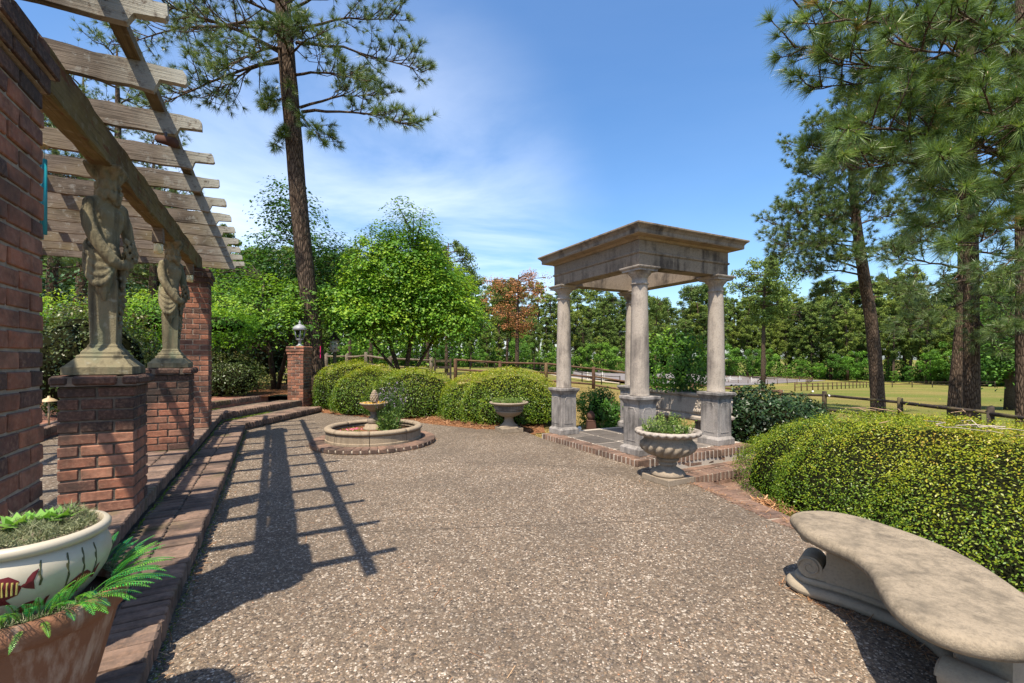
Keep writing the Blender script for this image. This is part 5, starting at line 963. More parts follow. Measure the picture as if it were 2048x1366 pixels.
# ------------------------------------------------------------------ trees
def W(px, py, Y): return np.array([(px - CX) / F_PX * Y, Y, EYE + (HY - py) / F_PX * Y])
def needle_geo(P, D, L, n, w, droop, cone=(.15, 1.2), shoot=.22):
    k = len(P); P = np.repeat(P, n, 0); D = np.repeat(D / (np.linalg.norm(D, axis=1)[:, None] + 1e-9), n, 0); r = RNG.normal(0, 1, (k * n, 3)); r -= D * np.sum(r * D, 1)[:, None]; r /= np.linalg.norm(r, axis=1)[:, None] + 1e-9
    th = RNG.uniform(cone[0], cone[1], k * n); d = D * np.cos(th)[:, None] + r * np.sin(th)[:, None]; LL = (L * RNG.uniform(.7, 1.1, k * n))[:, None]; b = P - D * (RNG.random(k * n) * L * shoot)[:, None]; s = np.cross(d, RNG.normal(0, 1, (k * n, 3))); s /= np.linalg.norm(s, axis=1)[:, None] + 1e-9
    tip = b + d * LL; tip[:, 2] -= droop * LL[:, 0]; return np.stack([b + s * w / 2, b - s * w / 2, tip], 1)
class Pine:
    def __init__(s, label, base, cat='pine tree', name='pine_tree', group=None): s.t = thing(name, label, cat, tuple(base), 0, group); s.off = np.array(base, float); s.wood = MB(); s.trunk = MB(); s.P = []; s.D = []
    def stem(s, pts, rad, n=14):
        P = [np.array(p, float) for p in pts]; out, rr = [], []
        for i in range(len(P) - 1):
            a, b, c, d = P[max(0, i - 1)], P[i], P[i + 1], P[min(len(P) - 1, i + 2)]
            for j in range(5): u = j / 5; out.append(.5 * (2 * b + (c - a) * u + (2 * a - 5 * b + 4 * c - d) * u * u + (-a + 3 * b - 3 * c + d) * u ** 3)); rr.append((rad[i] + (rad[i + 1] - rad[i]) * u) * random.uniform(.97, 1.03))
        out.append(P[-1]); rr.append(rad[-1]); s.trunk.tube([tuple(p - s.off) for p in out], rr, n); s.path = np.array(out); return out
    def bough(s, p0, p1, r0=.06, nsub=9, sub=.8, sag=.12, u0=.25, twigs=4, jit=.05, lift=.25):
        p0, p1 = np.array(p0, float), np.array(p1, float); L = np.linalg.norm(p1 - p0); N_ = 8; pts = []
        for i in range(N_ + 1):
            u = i / N_; q = p0 + (p1 - p0) * u + np.array([0, 0, 1]) * (math.sin(math.pi * u) * sag * L * .5) + RNG.normal(0, jit * L * .12, 3) * (0 < i < N_); pts.append(q)
        s.wood.tube([tuple(p - s.off) for p in pts], [r0 * (1 - .82 * i / N_) for i in range(N_ + 1)], 7); main = (p1 - p0) / L
        for k in range(nsub + 1):
            u = u0 + (1 - u0) * (k / nsub) ** .9; i = min(N_ - 1, int(u * N_)); f = u * N_ - i; q = pts[i] + (pts[i + 1] - pts[i]) * f; lat = np.cross(main, [0, 0, 1]); lat /= np.linalg.norm(lat) + 1e-9
            dirv = main * RNG.uniform(.5, 1.0) + lat * RNG.uniform(.35, 1.1) * (1 if k % 2 else -1) + np.array([0, 0, 1]) * RNG.uniform(-.25, .75) * (lift / .25) + RNG.normal(0, .25, 3)
            if k == nsub: dirv = main + RNG.normal(0, .2, 3)
            dirv /= np.linalg.norm(dirv); l = sub * RNG.uniform(.5, 1.15) * (1.1 - .45 * u); e1 = q + dirv * l * .5 + RNG.normal(0, .05 * l, 3); e2 = q + dirv * l + np.array([0, 0, .14 * l]); s.wood.tube([tuple(v - s.off) for v in (q, e1, e2)], [r0 * .28 + .004, r0 * .18 + .003, .005], 5, False)
            s.P.append(e2); s.D.append(dirv + np.array([0, 0, .35]))
            for _ in range(twigs):
                w = RNG.uniform(.3, 1.0); b = q + (e2 - q) * w; dv = dirv * .7 + RNG.normal(0, .6, 3) + np.array([0, 0, .25]); dv /= np.linalg.norm(dv); e = b + dv * l * RNG.uniform(.25, .5); s.wood.tube([tuple(v - s.off) for v in (b, e)], [.007, .004], 4, False); s.P.append(e); s.D.append(dv + np.array([0, 0, .3]))
    def finish(s, L, n, w, m, droop=.15, bark='bark_pine', cone=(.15, 1.2), buds=False, tint=None):
        s.trunk.build('trunk', bark, s.t)
        if s.wood.v: s.wood.build('limbs', bark, s.t)
        P = np.array(s.P) - s.off; D = np.array(s.D); V = needle_geo(P, D, L, n, w, droop, cone); k = len(P); tt = np.repeat(RNG.uniform(0, .45, k) + .0, n) + RNG.random(k * n) * .5
        dead = np.repeat(RNG.random(k) < .015, n) & (RNG.random(k * n) < .6); tt[dead] = 1.0; tt[~dead] = np.clip(tt[~dead], 0, .9)
        me = np_mesh('crown', V.reshape(-1, 3), np.arange(3 * len(V)), 3, m, np.repeat(tt, 3)); mesh_obj('crown', me, s.t)
        if buds:
            mb = MB()
            for i in range(0, k, 3): d = D[i] / np.linalg.norm(D[i]); mb.tube([tuple(P[i]), tuple(P[i] + (d * .5 + np.array([0, 0, .5])) * .055)], [.008, .004], 4)
            tag(mb.build('buds', 'bronze', s.t), kind='stuff')
        return s.t
# big pine behind the gate pier
b = W(634, 742, 11.4); b[2] = .05; T_ = Pine('tall pine with a long bare trunk rising behind the brick gate pier', b)
T_.stem([b, W(624, 650, 11.4), W(611, 540, 11.3), W(597, 400, 11.2), W(586, 260, 11.2), W(573, 110, 11.2), W(562, -60, 11.2), W(552, -330, 11.2), W(548, -640, 11.2)], [.27, .215, .205, .20, .20, .195, .17, .13, .05])
for (x0, y0, x1, y1, Y1, r, ns, sb, u0) in [(604, 224, 814, 250, 10.3, .05, 12, .75, .45), (600, 215, 760, 190, 12.2, .045, 12, .85, .3), (590, 150, 720, 160, 10.5, .045, 11, .8, .3), (592, 85, 842, 145, 11.4, .05, 13, .8, .45), (585, 60, 800, 40, 12.5, .05, 12, .9, .4), (580, 20, 720, -30, 10.2, .05, 10, .9, .3),
    (572, 110, 315, 8, 10.0, .075, 15, 1.0, .3), (574, 120, 310, 215, 9.8, .055, 15, 1.0, .4), (574, 112, 420, 190, 10.6, .05, 12, .9, .3), (570, 70, 380, 60, 12.6, .055, 13, 1.0, .25), (572, 95, 460, 130, 9.6, .05, 12, .9, .25), (568, 40, 430, -20, 10.4, .055, 12, 1.0, .25), (566, 10, 300, -60, 12, .06, 13, 1.0, .3), (568, 50, 250, 90, 12.4, .06, 14, 1.0, .4),
    (588, 185, 538, 215, 10.6, .025, 6, .5, .3), (597, 255, 556, 285, 10.9, .015, 3, .3, .4), (603, 235, 645, 285, 10.6, .025, 6, .5, .4), (578, 110, 560, 60, 9.9, .04, 8, .7, .2), (580, 110, 640, 70, 10.0, .04, 9, .8, .2), (575, 30, 520, -40, 9.8, .04, 9, .9, .2), (572, 20, 640, -60, 12, .05, 9, .9, .2), (560, -80, 430, -180, 11, .05, 9, 1, .3), (560, -90, 720, -190, 11, .05, 9, 1, .3)]:
    T_.bough(W(x0, y0, 11.2), W(x1, y1, Y1), r * .8, ns + 3, sb, .10, u0, 5)
T_.finish(.21, 44, .0080, 'needle_left', .08)
# pine of the right side, near boughs hanging into the picture
b = np.array([8.9, 7.6, float(terrain(8.9, 7.6))]); T_ = Pine('near pine whose long needled boughs fill the upper right corner', b)
T_.stem([b, b + [.05, 0, 2.5], b + [.1, .1, 5], b + [.1, .1, 8], b + [.2, .1, 12]], [.26, .24, .22, .18, .06])
for (z0, x1, y1, Y1, r, ns, sb, u0) in [(6.6, 1600, 15, 6.3, .05, 14, .75, .35), (6.2, 1590, 95, 6.6, .045, 14, .8, .4), (5.9, 1625, 175, 6.8, .045, 13, .8, .35), (6.6, 1690, 40, 5.8, .05, 14, .8, .25), (5.8, 1680, 120, 6.2, .045, 13, .75, .3), (5.4, 1650, 300, 6.9, .045, 12, .75, .4), (5.2, 1705, 340, 6.1, .04, 12, .75, .35), (4.9, 1720, 260, 5.9, .045, 13, .8, .3), (4.7, 1780, 330, 6.5, .04, 12, .7, .3), (6.0, 1800, 90, 5.6, .05, 14, .8, .2), (5.0, 1890, 320, 5.8, .045, 12, .75, .25), (5.5, 1850, 190, 6.4, .045, 13, .8, .2), (4.3, 1860, 450, 6.8, .04, 11, .65, .3), (6.3, 1930, 30, 5.9, .06, 12, .8, .15), (5.3, 1960, 260, 7.2, .045, 12, .8, .15), (4.5, 1920, 400, 6.0, .04, 12, .7, .25), (4.0, 1950, 490, 5.9, .04, 10, .6, .25), (5.2, 1985, 230, 5.6, .045, 11, .75, .15), (6.9, 1760, -40, 6.6, .05, 12, .8, .3), (5.7, 1760, 215, 6.9, .04, 12, .75, .3)]:
    T_.bough(b + [.1, .1, z0 + 1.2 - 1.0], W(x1, y1, Y1), r * .8, ns + 2, sb, .12, u0, 4)
T_.finish(.24, 88, .0062, 'needle_near', .22, buds=True)
# leaning pine in the middle distance
b = W(1757, 808, 20); b[2] = float(terrain(b[0], b[1])) - .1; T_ = Pine('leaning pine with a broad tiered crown beyond the dark rail fence', b)
T_.stem([b, W(1752, 740, 20), W(1742, 640, 20), W(1729, 560, 20), W(1716, 470, 20), W(1706, 380, 20), W(1700, 280, 20), W(1697, 200, 20)], [.29, .25, .235, .22, .19, .15, .11, .05])
for (x0, y0, x1, y1, Y1, r, ns, sb, u0) in [(1728, 552, 1600, 545, 19, .06, 13, 1.2, .35), (1726, 540, 1565, 505, 20, .06, 15, 1.3, .35), (1722, 510, 1555, 450, 20.5, .06, 16, 1.4, .3), (1716, 470, 1580, 420, 19, .06, 15, 1.3, .3), (1712, 440, 1610, 385, 20, .05, 14, 1.3, .25), (1706, 400, 1650, 345, 20, .05, 12, 1.2, .2), (1702, 360, 1690, 315, 20, .04, 10, 1.1, .1), (1706, 400, 1765, 370, 20.5, .05, 12, 1.2, .25), (1714, 450, 1800, 430, 19.5, .05, 13, 1.2, .3), (1722, 500, 1812, 500, 20, .05, 13, 1.2, .35), (1716, 460, 1660, 430, 17.8, .05, 13, 1.2, .2), (1720, 490, 1640, 490, 17.9, .05, 13, 1.2, .25), (1716, 450, 1680, 440, 22.2, .05, 12, 1.2, .2), (1730, 575, 1640, 590, 20.5, .04, 7, .8, .55), (1712, 430, 1740, 400, 18.3, .05, 11, 1.2, .2), (1724, 530, 1690, 520, 18, .04, 10, 1.0, .3), (1703, 330, 1610, 300, 20, .05, 14, 1.3, .25), (1701, 300, 1650, 260, 19, .05, 13, 1.2, .2), (1702, 310, 1790, 300, 20, .05, 13, 1.3, .25), (1699, 250, 1690, 200, 20, .04, 12, 1.1, .1), (1704, 350, 1700, 330, 17.6, .05, 13, 1.3, .2), (1708, 400, 1600, 345, 21.5, .05, 14, 1.3, .3), (1720, 500, 1560, 490, 18.5, .05, 14, 1.3, .4)]:
    T_.bough(W(x0, y0, 20), W(x1, y1, Y1), r * .8, ns + 4, sb, .10, u0, 7)
T_.finish(.24, 40, .015, 'needle_left', .1)
# two trunks beyond the right end of the fence and one at the picture edge
def tall_right(lb, pts, Y, rad, boughs, nd):
    b = W(*pts[0], Y); b[2] = float(terrain(b[0], b[1])) - .1; T_ = Pine(lb, b); T_.stem([b] + [W(x, y, Y) for x, y in pts[1:]], rad)
    for (x0, y0, x1, y1, Y1, r, ns, sb, u0) in boughs: T_.bough(W(x0, y0, Y), W(x1, y1, Y1), r * .8, ns + 3, sb, .05, u0, 6)
    T_.finish(.24, nd + 8, .0095, 'needle_left', .2)
tall_right('straight dark pine trunk, middle one of three right of the leaning pine', [(1944, 850), (1943, 700), (1942, 500), (1940, 250), (1938, -50), (1936, -300)], 13.5, [.215, .185, .175, .16, .14, .08],
    [(1941, 560, 1800, 590, 12.4, .05, 12, .9, .35), (1941, 600, 1830, 660, 12.2, .045, 11, .9, .35), (1941, 540, 1780, 520, 13.2, .05, 12, .9, .4), (1941, 570, 2040, 640, 12.5, .05, 11, .9, .3), (1941, 500, 2030, 520, 12.5, .05, 12, 1.0, .3), (1941, 480, 1850, 450, 12.2, .05, 12, 1.0, .3), (1941, 620, 1990, 690, 12.8, .04, 9, .8, .3), (1941, 380, 1830, 360, 14, .05, 12, 1.0, .3), (1941, 340, 2040, 300, 13, .05, 12, 1.0, .3), (1941, 200, 2050, 140, 13, .05, 12, 1.0, .3), (1940, 120, 1850, 60, 14, .05, 12, 1.0, .3), (1940, 60, 2030, 20, 13, .05, 12, 1.0, .3)], 26)
tall_right('slanting rough pine trunk just left of the straight dark one', [(1907, 845), (1914, 740), (1924, 620), (1928, 480), (1926, 300), (1920, 80), (1915, -150)], 15, [.20, .165, .155, .15, .13, .11, .06],
    [(1927, 500, 1830, 480, 14.2, .05, 12, 1.0, .3), (1927, 400, 1830, 300, 15, .05, 12, 1.1, .3), (1925, 240, 1840, 150, 15, .05, 12, 1.1, .3), (1924, 200, 1990, 90, 16, .05, 12, 1.1, .3), (1927, 540, 1850, 620, 15, .04, 10, .9, .4)], 22)
tall_right('dark pine trunk cut by the right picture edge', [(2047, 870), (2046, 700), (2044, 450), (2042, 200), (2040, -100)], 11.5, [.16, .14, .13, .12, .08], [(2044, 500, 1985, 560, 11, .035, 9, .8, .3), (2044, 560, 2010, 660, 10.8, .03, 8, .7, .3), (2044, 420, 1980, 380, 11.5, .04, 10, .9, .3)], 26)
# broadleaf trees
def broadleaf(name, label, base, stems, lobes, nclump, per, size, m, depth=.45, crad=.22, droop=.3, asp=.5, branches=60, bark='bark_smooth', group=None, sdl=1, flat=.25, tint=(.40, .22), topb=.25):
    t = thing(name, label, 'tree', tuple(base), 0, group); off = np.array(base, float); vol = np.array([l[1][0] * l[1][1] + l[1][0] * l[1][2] + l[1][1] * l[1][2] for l in lobes]); CP, CG = [], []
    for i, (c, r) in enumerate(lobes):
        P, G = sup_pts(c, r, int(nclump * vol[i] / vol.sum()), 2.0, -.85); u = 1 - depth * RNG.random(len(P)) ** 1.4; P = np.array(c) + (P - np.array(c)) * u[:, None] + G * lump(P, 2.2, .16, 11 + i)[:, None]; CP.append(P); CG.append(G)
    CP = np.concatenate(CP); CG = np.concatenate(CG); k = len(CP); P = np.repeat(CP, per, 0); q = RNG.normal(0, 1, (k * per, 3)) * crad * np.array([1, 1, flat]); P = P + q; out = np.repeat(CG, per, 0); P[:, 2] -= .35 * (q[:, 0] ** 2 + q[:, 1] ** 2) / crad
    Nn = np.tile([0, 0, 1.], (k * per, 1)) + out * .5 + q / crad * .25; tt = np.repeat(RNG.normal(tint[0], tint[1], k), per) + RNG.normal(0, .10, k * per) + topb * np.clip(out[:, 2], -.5, 1)  # sunlit variation put into leaf colour: clump tint, lighter towards the crown top
    leaf_obj('crown', leaf_geo(P - off, Nn, size, asp, .38, droop), tt, m, t); mb = MB(); tops = []
    for s in stems: mb.tube([tuple(np.array(p) - off) for p, r in s], [r for p, r in s], 9); tops += [(np.array(p), r) for p, r in s[1:]]
    mb.build('trunk', bark, t); lb = MB()
    for i in RNG.choice(k, min(k, branches), False):
        e = CP[i]; dd = [np.linalg.norm((e - p) * [1, 1, .6]) + (5 if p[2] > e[2] + .2 else 0) for p, r in tops]; p, r = tops[int(np.argmin(dd))]; mid = (p + e) / 2 + np.array([0, 0, .12]) + RNG.normal(0, .06, 3); lb.tube([tuple(v - off) for v in (p, mid, e)], [min(r * .45, .03), .014, .005], 5, False)
    lb.build('branches', bark, t); return t
D0 = np.array([-3.02, 12.6, 0.0])
def pt3(x, y, z): return D0 + np.array([x, y, z])
broadleaf('dogwood_tree', 'bright green spreading dogwood standing behind the hedge in the middle', D0,
    [[(pt3(0, 0, 0), .085), (pt3(-.05, 0, .6), .07), (pt3(-.35, .1, 1.5), .055), (pt3(-.7, .1, 2.6), .035), (pt3(-.9, .2, 3.6), .02)], [(pt3(.04, 0, 0), .08), (pt3(.08, .0, .7), .07), (pt3(.25, -.1, 1.7), .055), (pt3(.35, 0, 2.9), .035), (pt3(.3, 0, 4.2), .015)], [(pt3(.1, .05, 0), .06), (pt3(.3, .1, .8), .05), (pt3(.85, .1, 1.7), .035), (pt3(1.3, .2, 2.5), .02)], [(pt3(-.06, .05, 0), .055), (pt3(-.2, .1, .8), .045), (pt3(-.8, -.1, 1.6), .03), (pt3(-1.4, -.2, 2.3), .015)]],
    [((-3.1, 12.6, 3.35), (1.55, 1.4, 1.55)), ((-2.1, 12.5, 2.85), (1.25, 1.2, 1.15)), ((-4.05, 12.4, 2.8), (1.15, 1.1, 1.0)), ((-2.9, 12.4, 4.25), (1.05, 1.0, .95)), ((-1.75, 12.3, 2.35), (1.1, .9, .7)), ((-3.6, 12.0, 2.25), (1.2, .9, .6))], 2300, 26, .092, 'leaf_dogwood', .5, .17, .35, .52, 140, tint=(.46, .26))
broadleaf('dogwood_tree', 'layered bright green tree overhanging the shrubs left of the gate pier', np.array([-6.2, 11.9, .36]),
    [[(np.array([-6.2, 11.9, .36]), .08), (np.array([-6.3, 11.9, 1.3]), .06), (np.array([-6.5, 11.8, 2.3]), .04), (np.array([-6.4, 11.8, 3.2]), .02)], [(np.array([-6.1, 11.9, .36]), .06), (np.array([-5.8, 11.8, 1.5]), .045), (np.array([-5.3, 11.6, 2.3]), .02)]],
    [((-6.3, 11.7, 2.55), (1.35, 1.1, .85)), ((-5.5, 11.2, 2.15), (.95, .8, .6)), ((-7.0, 11.5, 2.1), (1.0, .9, .65)), ((-5.2, 11.9, 2.75), (.8, .8, .65)), ((-7.6, 12, 2.9), (1.1, .9, .8))], 760, 22, .085, 'leaf_maple', .5, .18, .25, .5, 80, flat=.14, tint=(.5, .22))
broadleaf('dark_tree', 'dark green tree rising behind the tall pine trunk', np.array([-7.0, 14.8, .3]),
    [[(np.array([-7.0, 14.8, .3]), .12), (np.array([-7.0, 14.8, 2.5]), .09), (np.array([-6.95, 14.8, 5]), .05), (np.array([-7.05, 14.8, 6.8]), .02)]],
    [((-6.95, 14.8, 4.6), (1.5, 1.3, 1.5)), ((-7.15, 14.8, 6.0), (.8, .8, 1.3)), ((-6.0, 14.6, 4.2), (1.2, 1.0, 1.1)), ((-8.1, 14.8, 4.1), (1.2, 1.1, 1.0)), ((-5.2, 14.8, 3.3), (1.0, 1.0, .9)), ((-7.9, 14.5, 3.0), (1.4, 1.0, .9))], 760, 20, .12, 'leaf_maple', .55, .22, .2, .55, 90, tint=(.15, .15))
b = W(2022, 815, 24); b[2] = float(terrain(b[0], b[1])) - .1
broadleaf('small_tree', 'leafy green tree with a pale trunk standing in the field at the right edge', b, [[(b, .3), (b + [0, 0, 1.4], .24), (b + [.1, 0, 3], .15), (b + [.1, 0, 5], .06)]],
    [(tuple(b + [.2, 0, 4.6]), (2.2, 2.0, 1.9)), (tuple(b + [-.7, -.5, 3.0]), (1.7, 1.5, 1.2)), (tuple(b + [1.2, 0, 3.2]), (1.8, 1.6, 1.4))], 800, 18, .17, 'leaf_far', .5, .33, .2, .6, 60, tint=(.45, .22))

def wood_pine(label, px, Y, h, seed):
    rs = random.Random(seed); x = (px - CX) / F_PX * Y; b = np.array([x, Y, float(terrain(x, Y)) + .2]); T_ = Pine(label, b); T_.stem([b, b + [.1, 0, h * .3], b + [.15, .1, h * .6], b + [.1, .1, h]], [h * .014 + .05, h * .012 + .04, h * .009 + .03, .03], 10)
    for k in range(24): u = k / 23; z = h * (.34 + .62 * u); a = k * 2.4 + rs.uniform(-.4, .4); L = h * .24 * (1 - .62 * u) * rs.uniform(.7, 1.15); p = b + [.12, .08, z]; T_.bough(p, p + [L * math.cos(a), L * math.sin(a), L * rs.uniform(-.05, .3)], .04, 9, h * .075, .08, .35, 4)
    return T_.finish(.23, 24, .013, 'needle_left', .08)
wood_pine('dark pine trunk seen between the near pier and the nearer statue', 97, 17, 11, 1)
wood_pine('pine seen left of the nearer statue, its crown behind the rafters', 158, 21, 14, 2)
wood_pine('pine whose tufts show above the near rafters', 40, 14, 10.5, 3)
wood_pine('pine whose crown shows through the pergola rafters', 225, 19, 14, 4)
wood_pine('pine seen between the two statues under the rafters', 300, 25, 13, 5)
# ------------------------------------------------------------------ pines of the field and the wood edge: a few crowns shared by many trees
def far_pine_meshes(seed, h, crown0, wid, nclump, per, qs, m, bare=0):
    rs = np.random.default_rng(seed); V, Tt = [], []; wood = MB(); lean = rs.normal(0, .02, 2) * h
    tp = [(lean[0] * (i / 6) ** 2, lean[1] * (i / 6) ** 2, h * i / 6) for i in range(7)]; tr = MB().tube(tp, [.018 * h * (1 - .13 * i) + .012 for i in range(7)], 8)
    for k in range(nclump):
        u = rs.random() ** .8; z = h * (crown0 + (1 - crown0) * u); r = wid * (math.sin(math.pi * min(1, .16 + .84 * (1 - u) ** .75)) ** .7) * rs.uniform(.25, 1.0); a = rs.uniform(0, 6.28); c = np.array([r * math.cos(a) + lean[0] * (z / h) ** 2, r * math.sin(a) + lean[1] * (z / h) ** 2, z]); cr = wid * rs.uniform(.16, .30)
        wood.tube([(lean[0] * (z / h) ** 2, lean[1] * (z / h) ** 2, z - .12 * r), (c[0] * .6, c[1] * .6, z - .05), tuple(c)], [.012 * h * .35, .01 * h * .25, .004 * h], 5, False)
        q = rs.normal(0, 1, (per, 3)); q /= np.linalg.norm(q, axis=1)[:, None]; q *= (rs.random(per) ** .45)[:, None] * cr * np.array([1, 1, .72]); N = q / cr + rs.normal(0, .6, (per, 3)) + np.array([0, 0, .5]); N /= np.linalg.norm(N, axis=1)[:, None]; t = np.cross(N, rs.normal(0, 1, (per, 3))); t /= np.linalg.norm(t, axis=1)[:, None]; s = np.cross(N, t); L = (qs * rs.uniform(.5, 1.2, per))[:, None]; P = c + q
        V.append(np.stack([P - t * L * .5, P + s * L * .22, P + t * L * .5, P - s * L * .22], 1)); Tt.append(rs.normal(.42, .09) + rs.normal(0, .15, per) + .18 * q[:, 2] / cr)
    V = np.concatenate(V); Tt = np.clip(np.concatenate(Tt), 0, 1)
    return np_mesh('crown', V.reshape(-1, 3), np.arange(4 * len(V)), 4, m, np.repeat(Tt, 4)), tr.mesh('trunk', 'bark_pine'), wood.mesh('limbs', 'bark_pine')
def far_leaf_meshes(seed, h, wid, n, qs, m):
    rs = np.random.default_rng(seed); V, Tt = [], []; k = 46
    for i in range(k):
        u = rs.random(); z = h * (.16 + .80 * u); r = wid * math.sin(math.pi * min(1, .12 + .88 * (1 - u) ** .8)) ** .6 * rs.uniform(.3, 1); a = rs.uniform(0, 6.28); c = np.array([r * math.cos(a), r * math.sin(a), z]); cr = wid * rs.uniform(.22, .38); per = n // k
        q = rs.normal(0, 1, (per, 3)); q /= np.linalg.norm(q, axis=1)[:, None]; q *= (rs.random(per) ** .4)[:, None] * cr * np.array([1, 1, .7]); N = q / cr + rs.normal(0, .5, (per, 3)) + np.array([0, 0, .6]); N /= np.linalg.norm(N, axis=1)[:, None]; t = np.cross(N, rs.normal(0, 1, (per, 3))); t /= np.linalg.norm(t, axis=1)[:, None]; s = np.cross(N, t); L = (qs * rs.uniform(.5, 1.2, per))[:, None]; P = c + q
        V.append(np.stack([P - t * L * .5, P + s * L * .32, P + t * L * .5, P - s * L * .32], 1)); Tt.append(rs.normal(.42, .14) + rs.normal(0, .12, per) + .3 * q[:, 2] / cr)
    V = np.concatenate(V); Tt = np.clip(np.concatenate(Tt), 0, 1)
    return np_mesh('crown', V.reshape(-1, 3), np.arange(4 * len(V)), 4, m, np.repeat(Tt, 4)), MB().tube([(0, 0, 0), (.1, 0, h * .4), (0, .1, h * .8)], [.02 * h, .014 * h, .005 * h], 7).mesh('trunk', 'bark_smooth'), None
FP = [far_pine_meshes(100 + i, 22, c0, w, nc, 110, .46, 'needle_far') for i, (c0, w, nc) in enumerate(((.26, 3.3, 100), (.16, 3.6, 115), (.36, 3.2, 84), (.12, 3.0, 105), (.24, 4.0, 110)))]
FL = [far_leaf_meshes(200 + i, 9, w, 4600, .38, 'leaf_far') for i, w in enumerate((3.0, 3.4, 2.6))]
def plant(meshes, name, label, cat, x, y, sc, rz, group, wz=1.0, zoff=-.15):
    t = thing(name, label, cat, (x, y, float(terrain(x, y)) + zoff), rz, group); t.scale = (sc * wz, sc * wz, sc)
    for nm, me in zip(('crown', 'trunk', 'limbs'), meshes):
        if me is not None: mesh_obj(nm, me, t)
    return t
G1 = 'trees of the distant wood edge'; rr = random.Random(5)
ZONES = ((430, 'behind the pergola and statues'), (660, 'left of the dogwood'), (960, 'behind the dogwood'), (1110, 'behind the rust brown pine'), (1250, 'between the left temple columns'), (1420, 'between the front and right temple columns'), (1600, 'behind the lone field pine'), (1740, 'left of the leaning pine'), (1900, 'right of the leaning pine'), (9999, 'behind the trunks at the right edge'))
def zone(px): return next(z for q, z in ZONES if px < q)
def edge_y(px):   # how far off the wood begins in each direction
    return float(np.interp(px, [-200, 200, 420, 640, 900, 1080, 1250, 1500, 1750, 2100, 2600], [34, 30, 40, 62, 82, 105, 138, 150, 128, 92, 70]))
for row, (d, h0, h1, step) in enumerate(((0, .50, .95, 30), (7, .65, 1.18, 27), (16, .80, 1.32, 27), (28, .95, 1.42, 30))):
    px = 60 + rr.uniform(0, 30)
    while px < 2250:
        Y = edge_y(px) + d + rr.uniform(-4, 4); x = (px - CX) / F_PX * Y; sc = rr.uniform(h0, h1) * float(np.interp(px, [0, 640, 1080, 1300, 1500, 1800, 2100], [.62, .62, .70, .98, 1.0, 1.02, .92]))
        plant(FP[rr.randrange(5)], 'pine_tree', ('tall pine in the distant wood edge ', 'tall pine farther back in the distant wood ')[row > 1] + zone(px), 'pine tree', x, Y, sc * 1.14, rr.uniform(0, 6.28), G1, rr.uniform(.85, 1.1)); px += step * rr.uniform(.7, 1.35) * (140 / Y if Y < 80 else 1.0)
px = 560
while px < 2250:
    Y = edge_y(px) - rr.uniform(2, 10); x = (px - CX) / F_PX * Y; plant(FL[rr.randrange(3)], 'broadleaf_tree', 'bright broadleaf tree low in the distant wood ' + zone(px), 'tree', x, Y, rr.choice((.4, .55, .7, .9, 1.25)) * rr.uniform(.85, 1.15) * Y / 135, rr.uniform(0, 6.28), G1); px += rr.uniform(14, 48)
# undergrowth closing the foot of the wood
n = 90000; px = RNG.uniform(-100, 2250, n); Y = np.interp(px, [-200, 200, 420, 640, 900, 1080, 1250, 1500, 1750, 2100, 2600], [34, 30, 40, 62, 82, 105, 138, 150, 128, 92, 70]) + RNG.uniform(0, 14, n); x = (px - CX) / F_PX * Y; P = np.stack([x, Y, terrain(x, Y) + RNG.random(n) ** 1.2 * 8.0 * (.5 + .5 * np.sin(px * .05) ** 2)], 1)
tag(leaf_obj('undergrowth', leaf_geo(P, np.tile([0, -.6, .8], (n, 1)), .55, .6, .6), RNG.normal(.25, .2, n), 'leaf_far'), 'dense green undergrowth along the distant wood edge', 'undergrowth', kind='stuff')
# single pines that can be told apart
MP = [far_pine_meshes(300 + i, 16, c0, w, nc, 150, .36, 'needle_far') for i, (c0, w, nc) in enumerate(((.50, 4.2, 62), (.42, 3.4, 70)))]
DP = far_pine_meshes(330, 14, .38, 4.3, 80, 75, .25, 'needle_dead')
def at(px, Y): return (px - CX) / F_PX * Y, Y
x, y = at(1526, 62); plant(MP[0], 'pine_tree', 'lone round-crowned pine standing in the field right of the temple', 'pine tree', x, y, 1.14, 1.0, None, .98)
x, y = at(1034, 46); plant(DP, 'dead_pine', 'dying pine with rust brown needles between the dogwood and the temple', 'dead tree', x, y, .72, .6, None, 1.25)
x, y = at(1014, 50); plant(MP[1], 'pine_tree', 'green pine close behind the rust brown dying pine', 'pine tree', x, y, .62, 2.0, None, .9)
x, y = at(1311, 84); plant(MP[1], 'pine_tree', 'slim pine rising above the wood seen between the front temple columns', 'pine tree', x, y, 1.05, .3, None, .75)
for i, (px, Y, sc, lb) in enumerate([(742, 34, .62, 'pine trunk seen under the dogwood crown, leftmost of four'), (855, 40, .7, 'pine trunk seen just right of the dogwood stems'), (893, 36, .66, 'pine trunk seen above the field gate'), (700, 42, .7, 'pine trunk seen between birdhouse and dogwood')]):
    x, y = at(px, Y); plant(MP[i % 2], 'pine_tree', lb, 'pine tree', x, y, sc, i * 1.3, None, .85, .2 if Y < 26 else -.1)
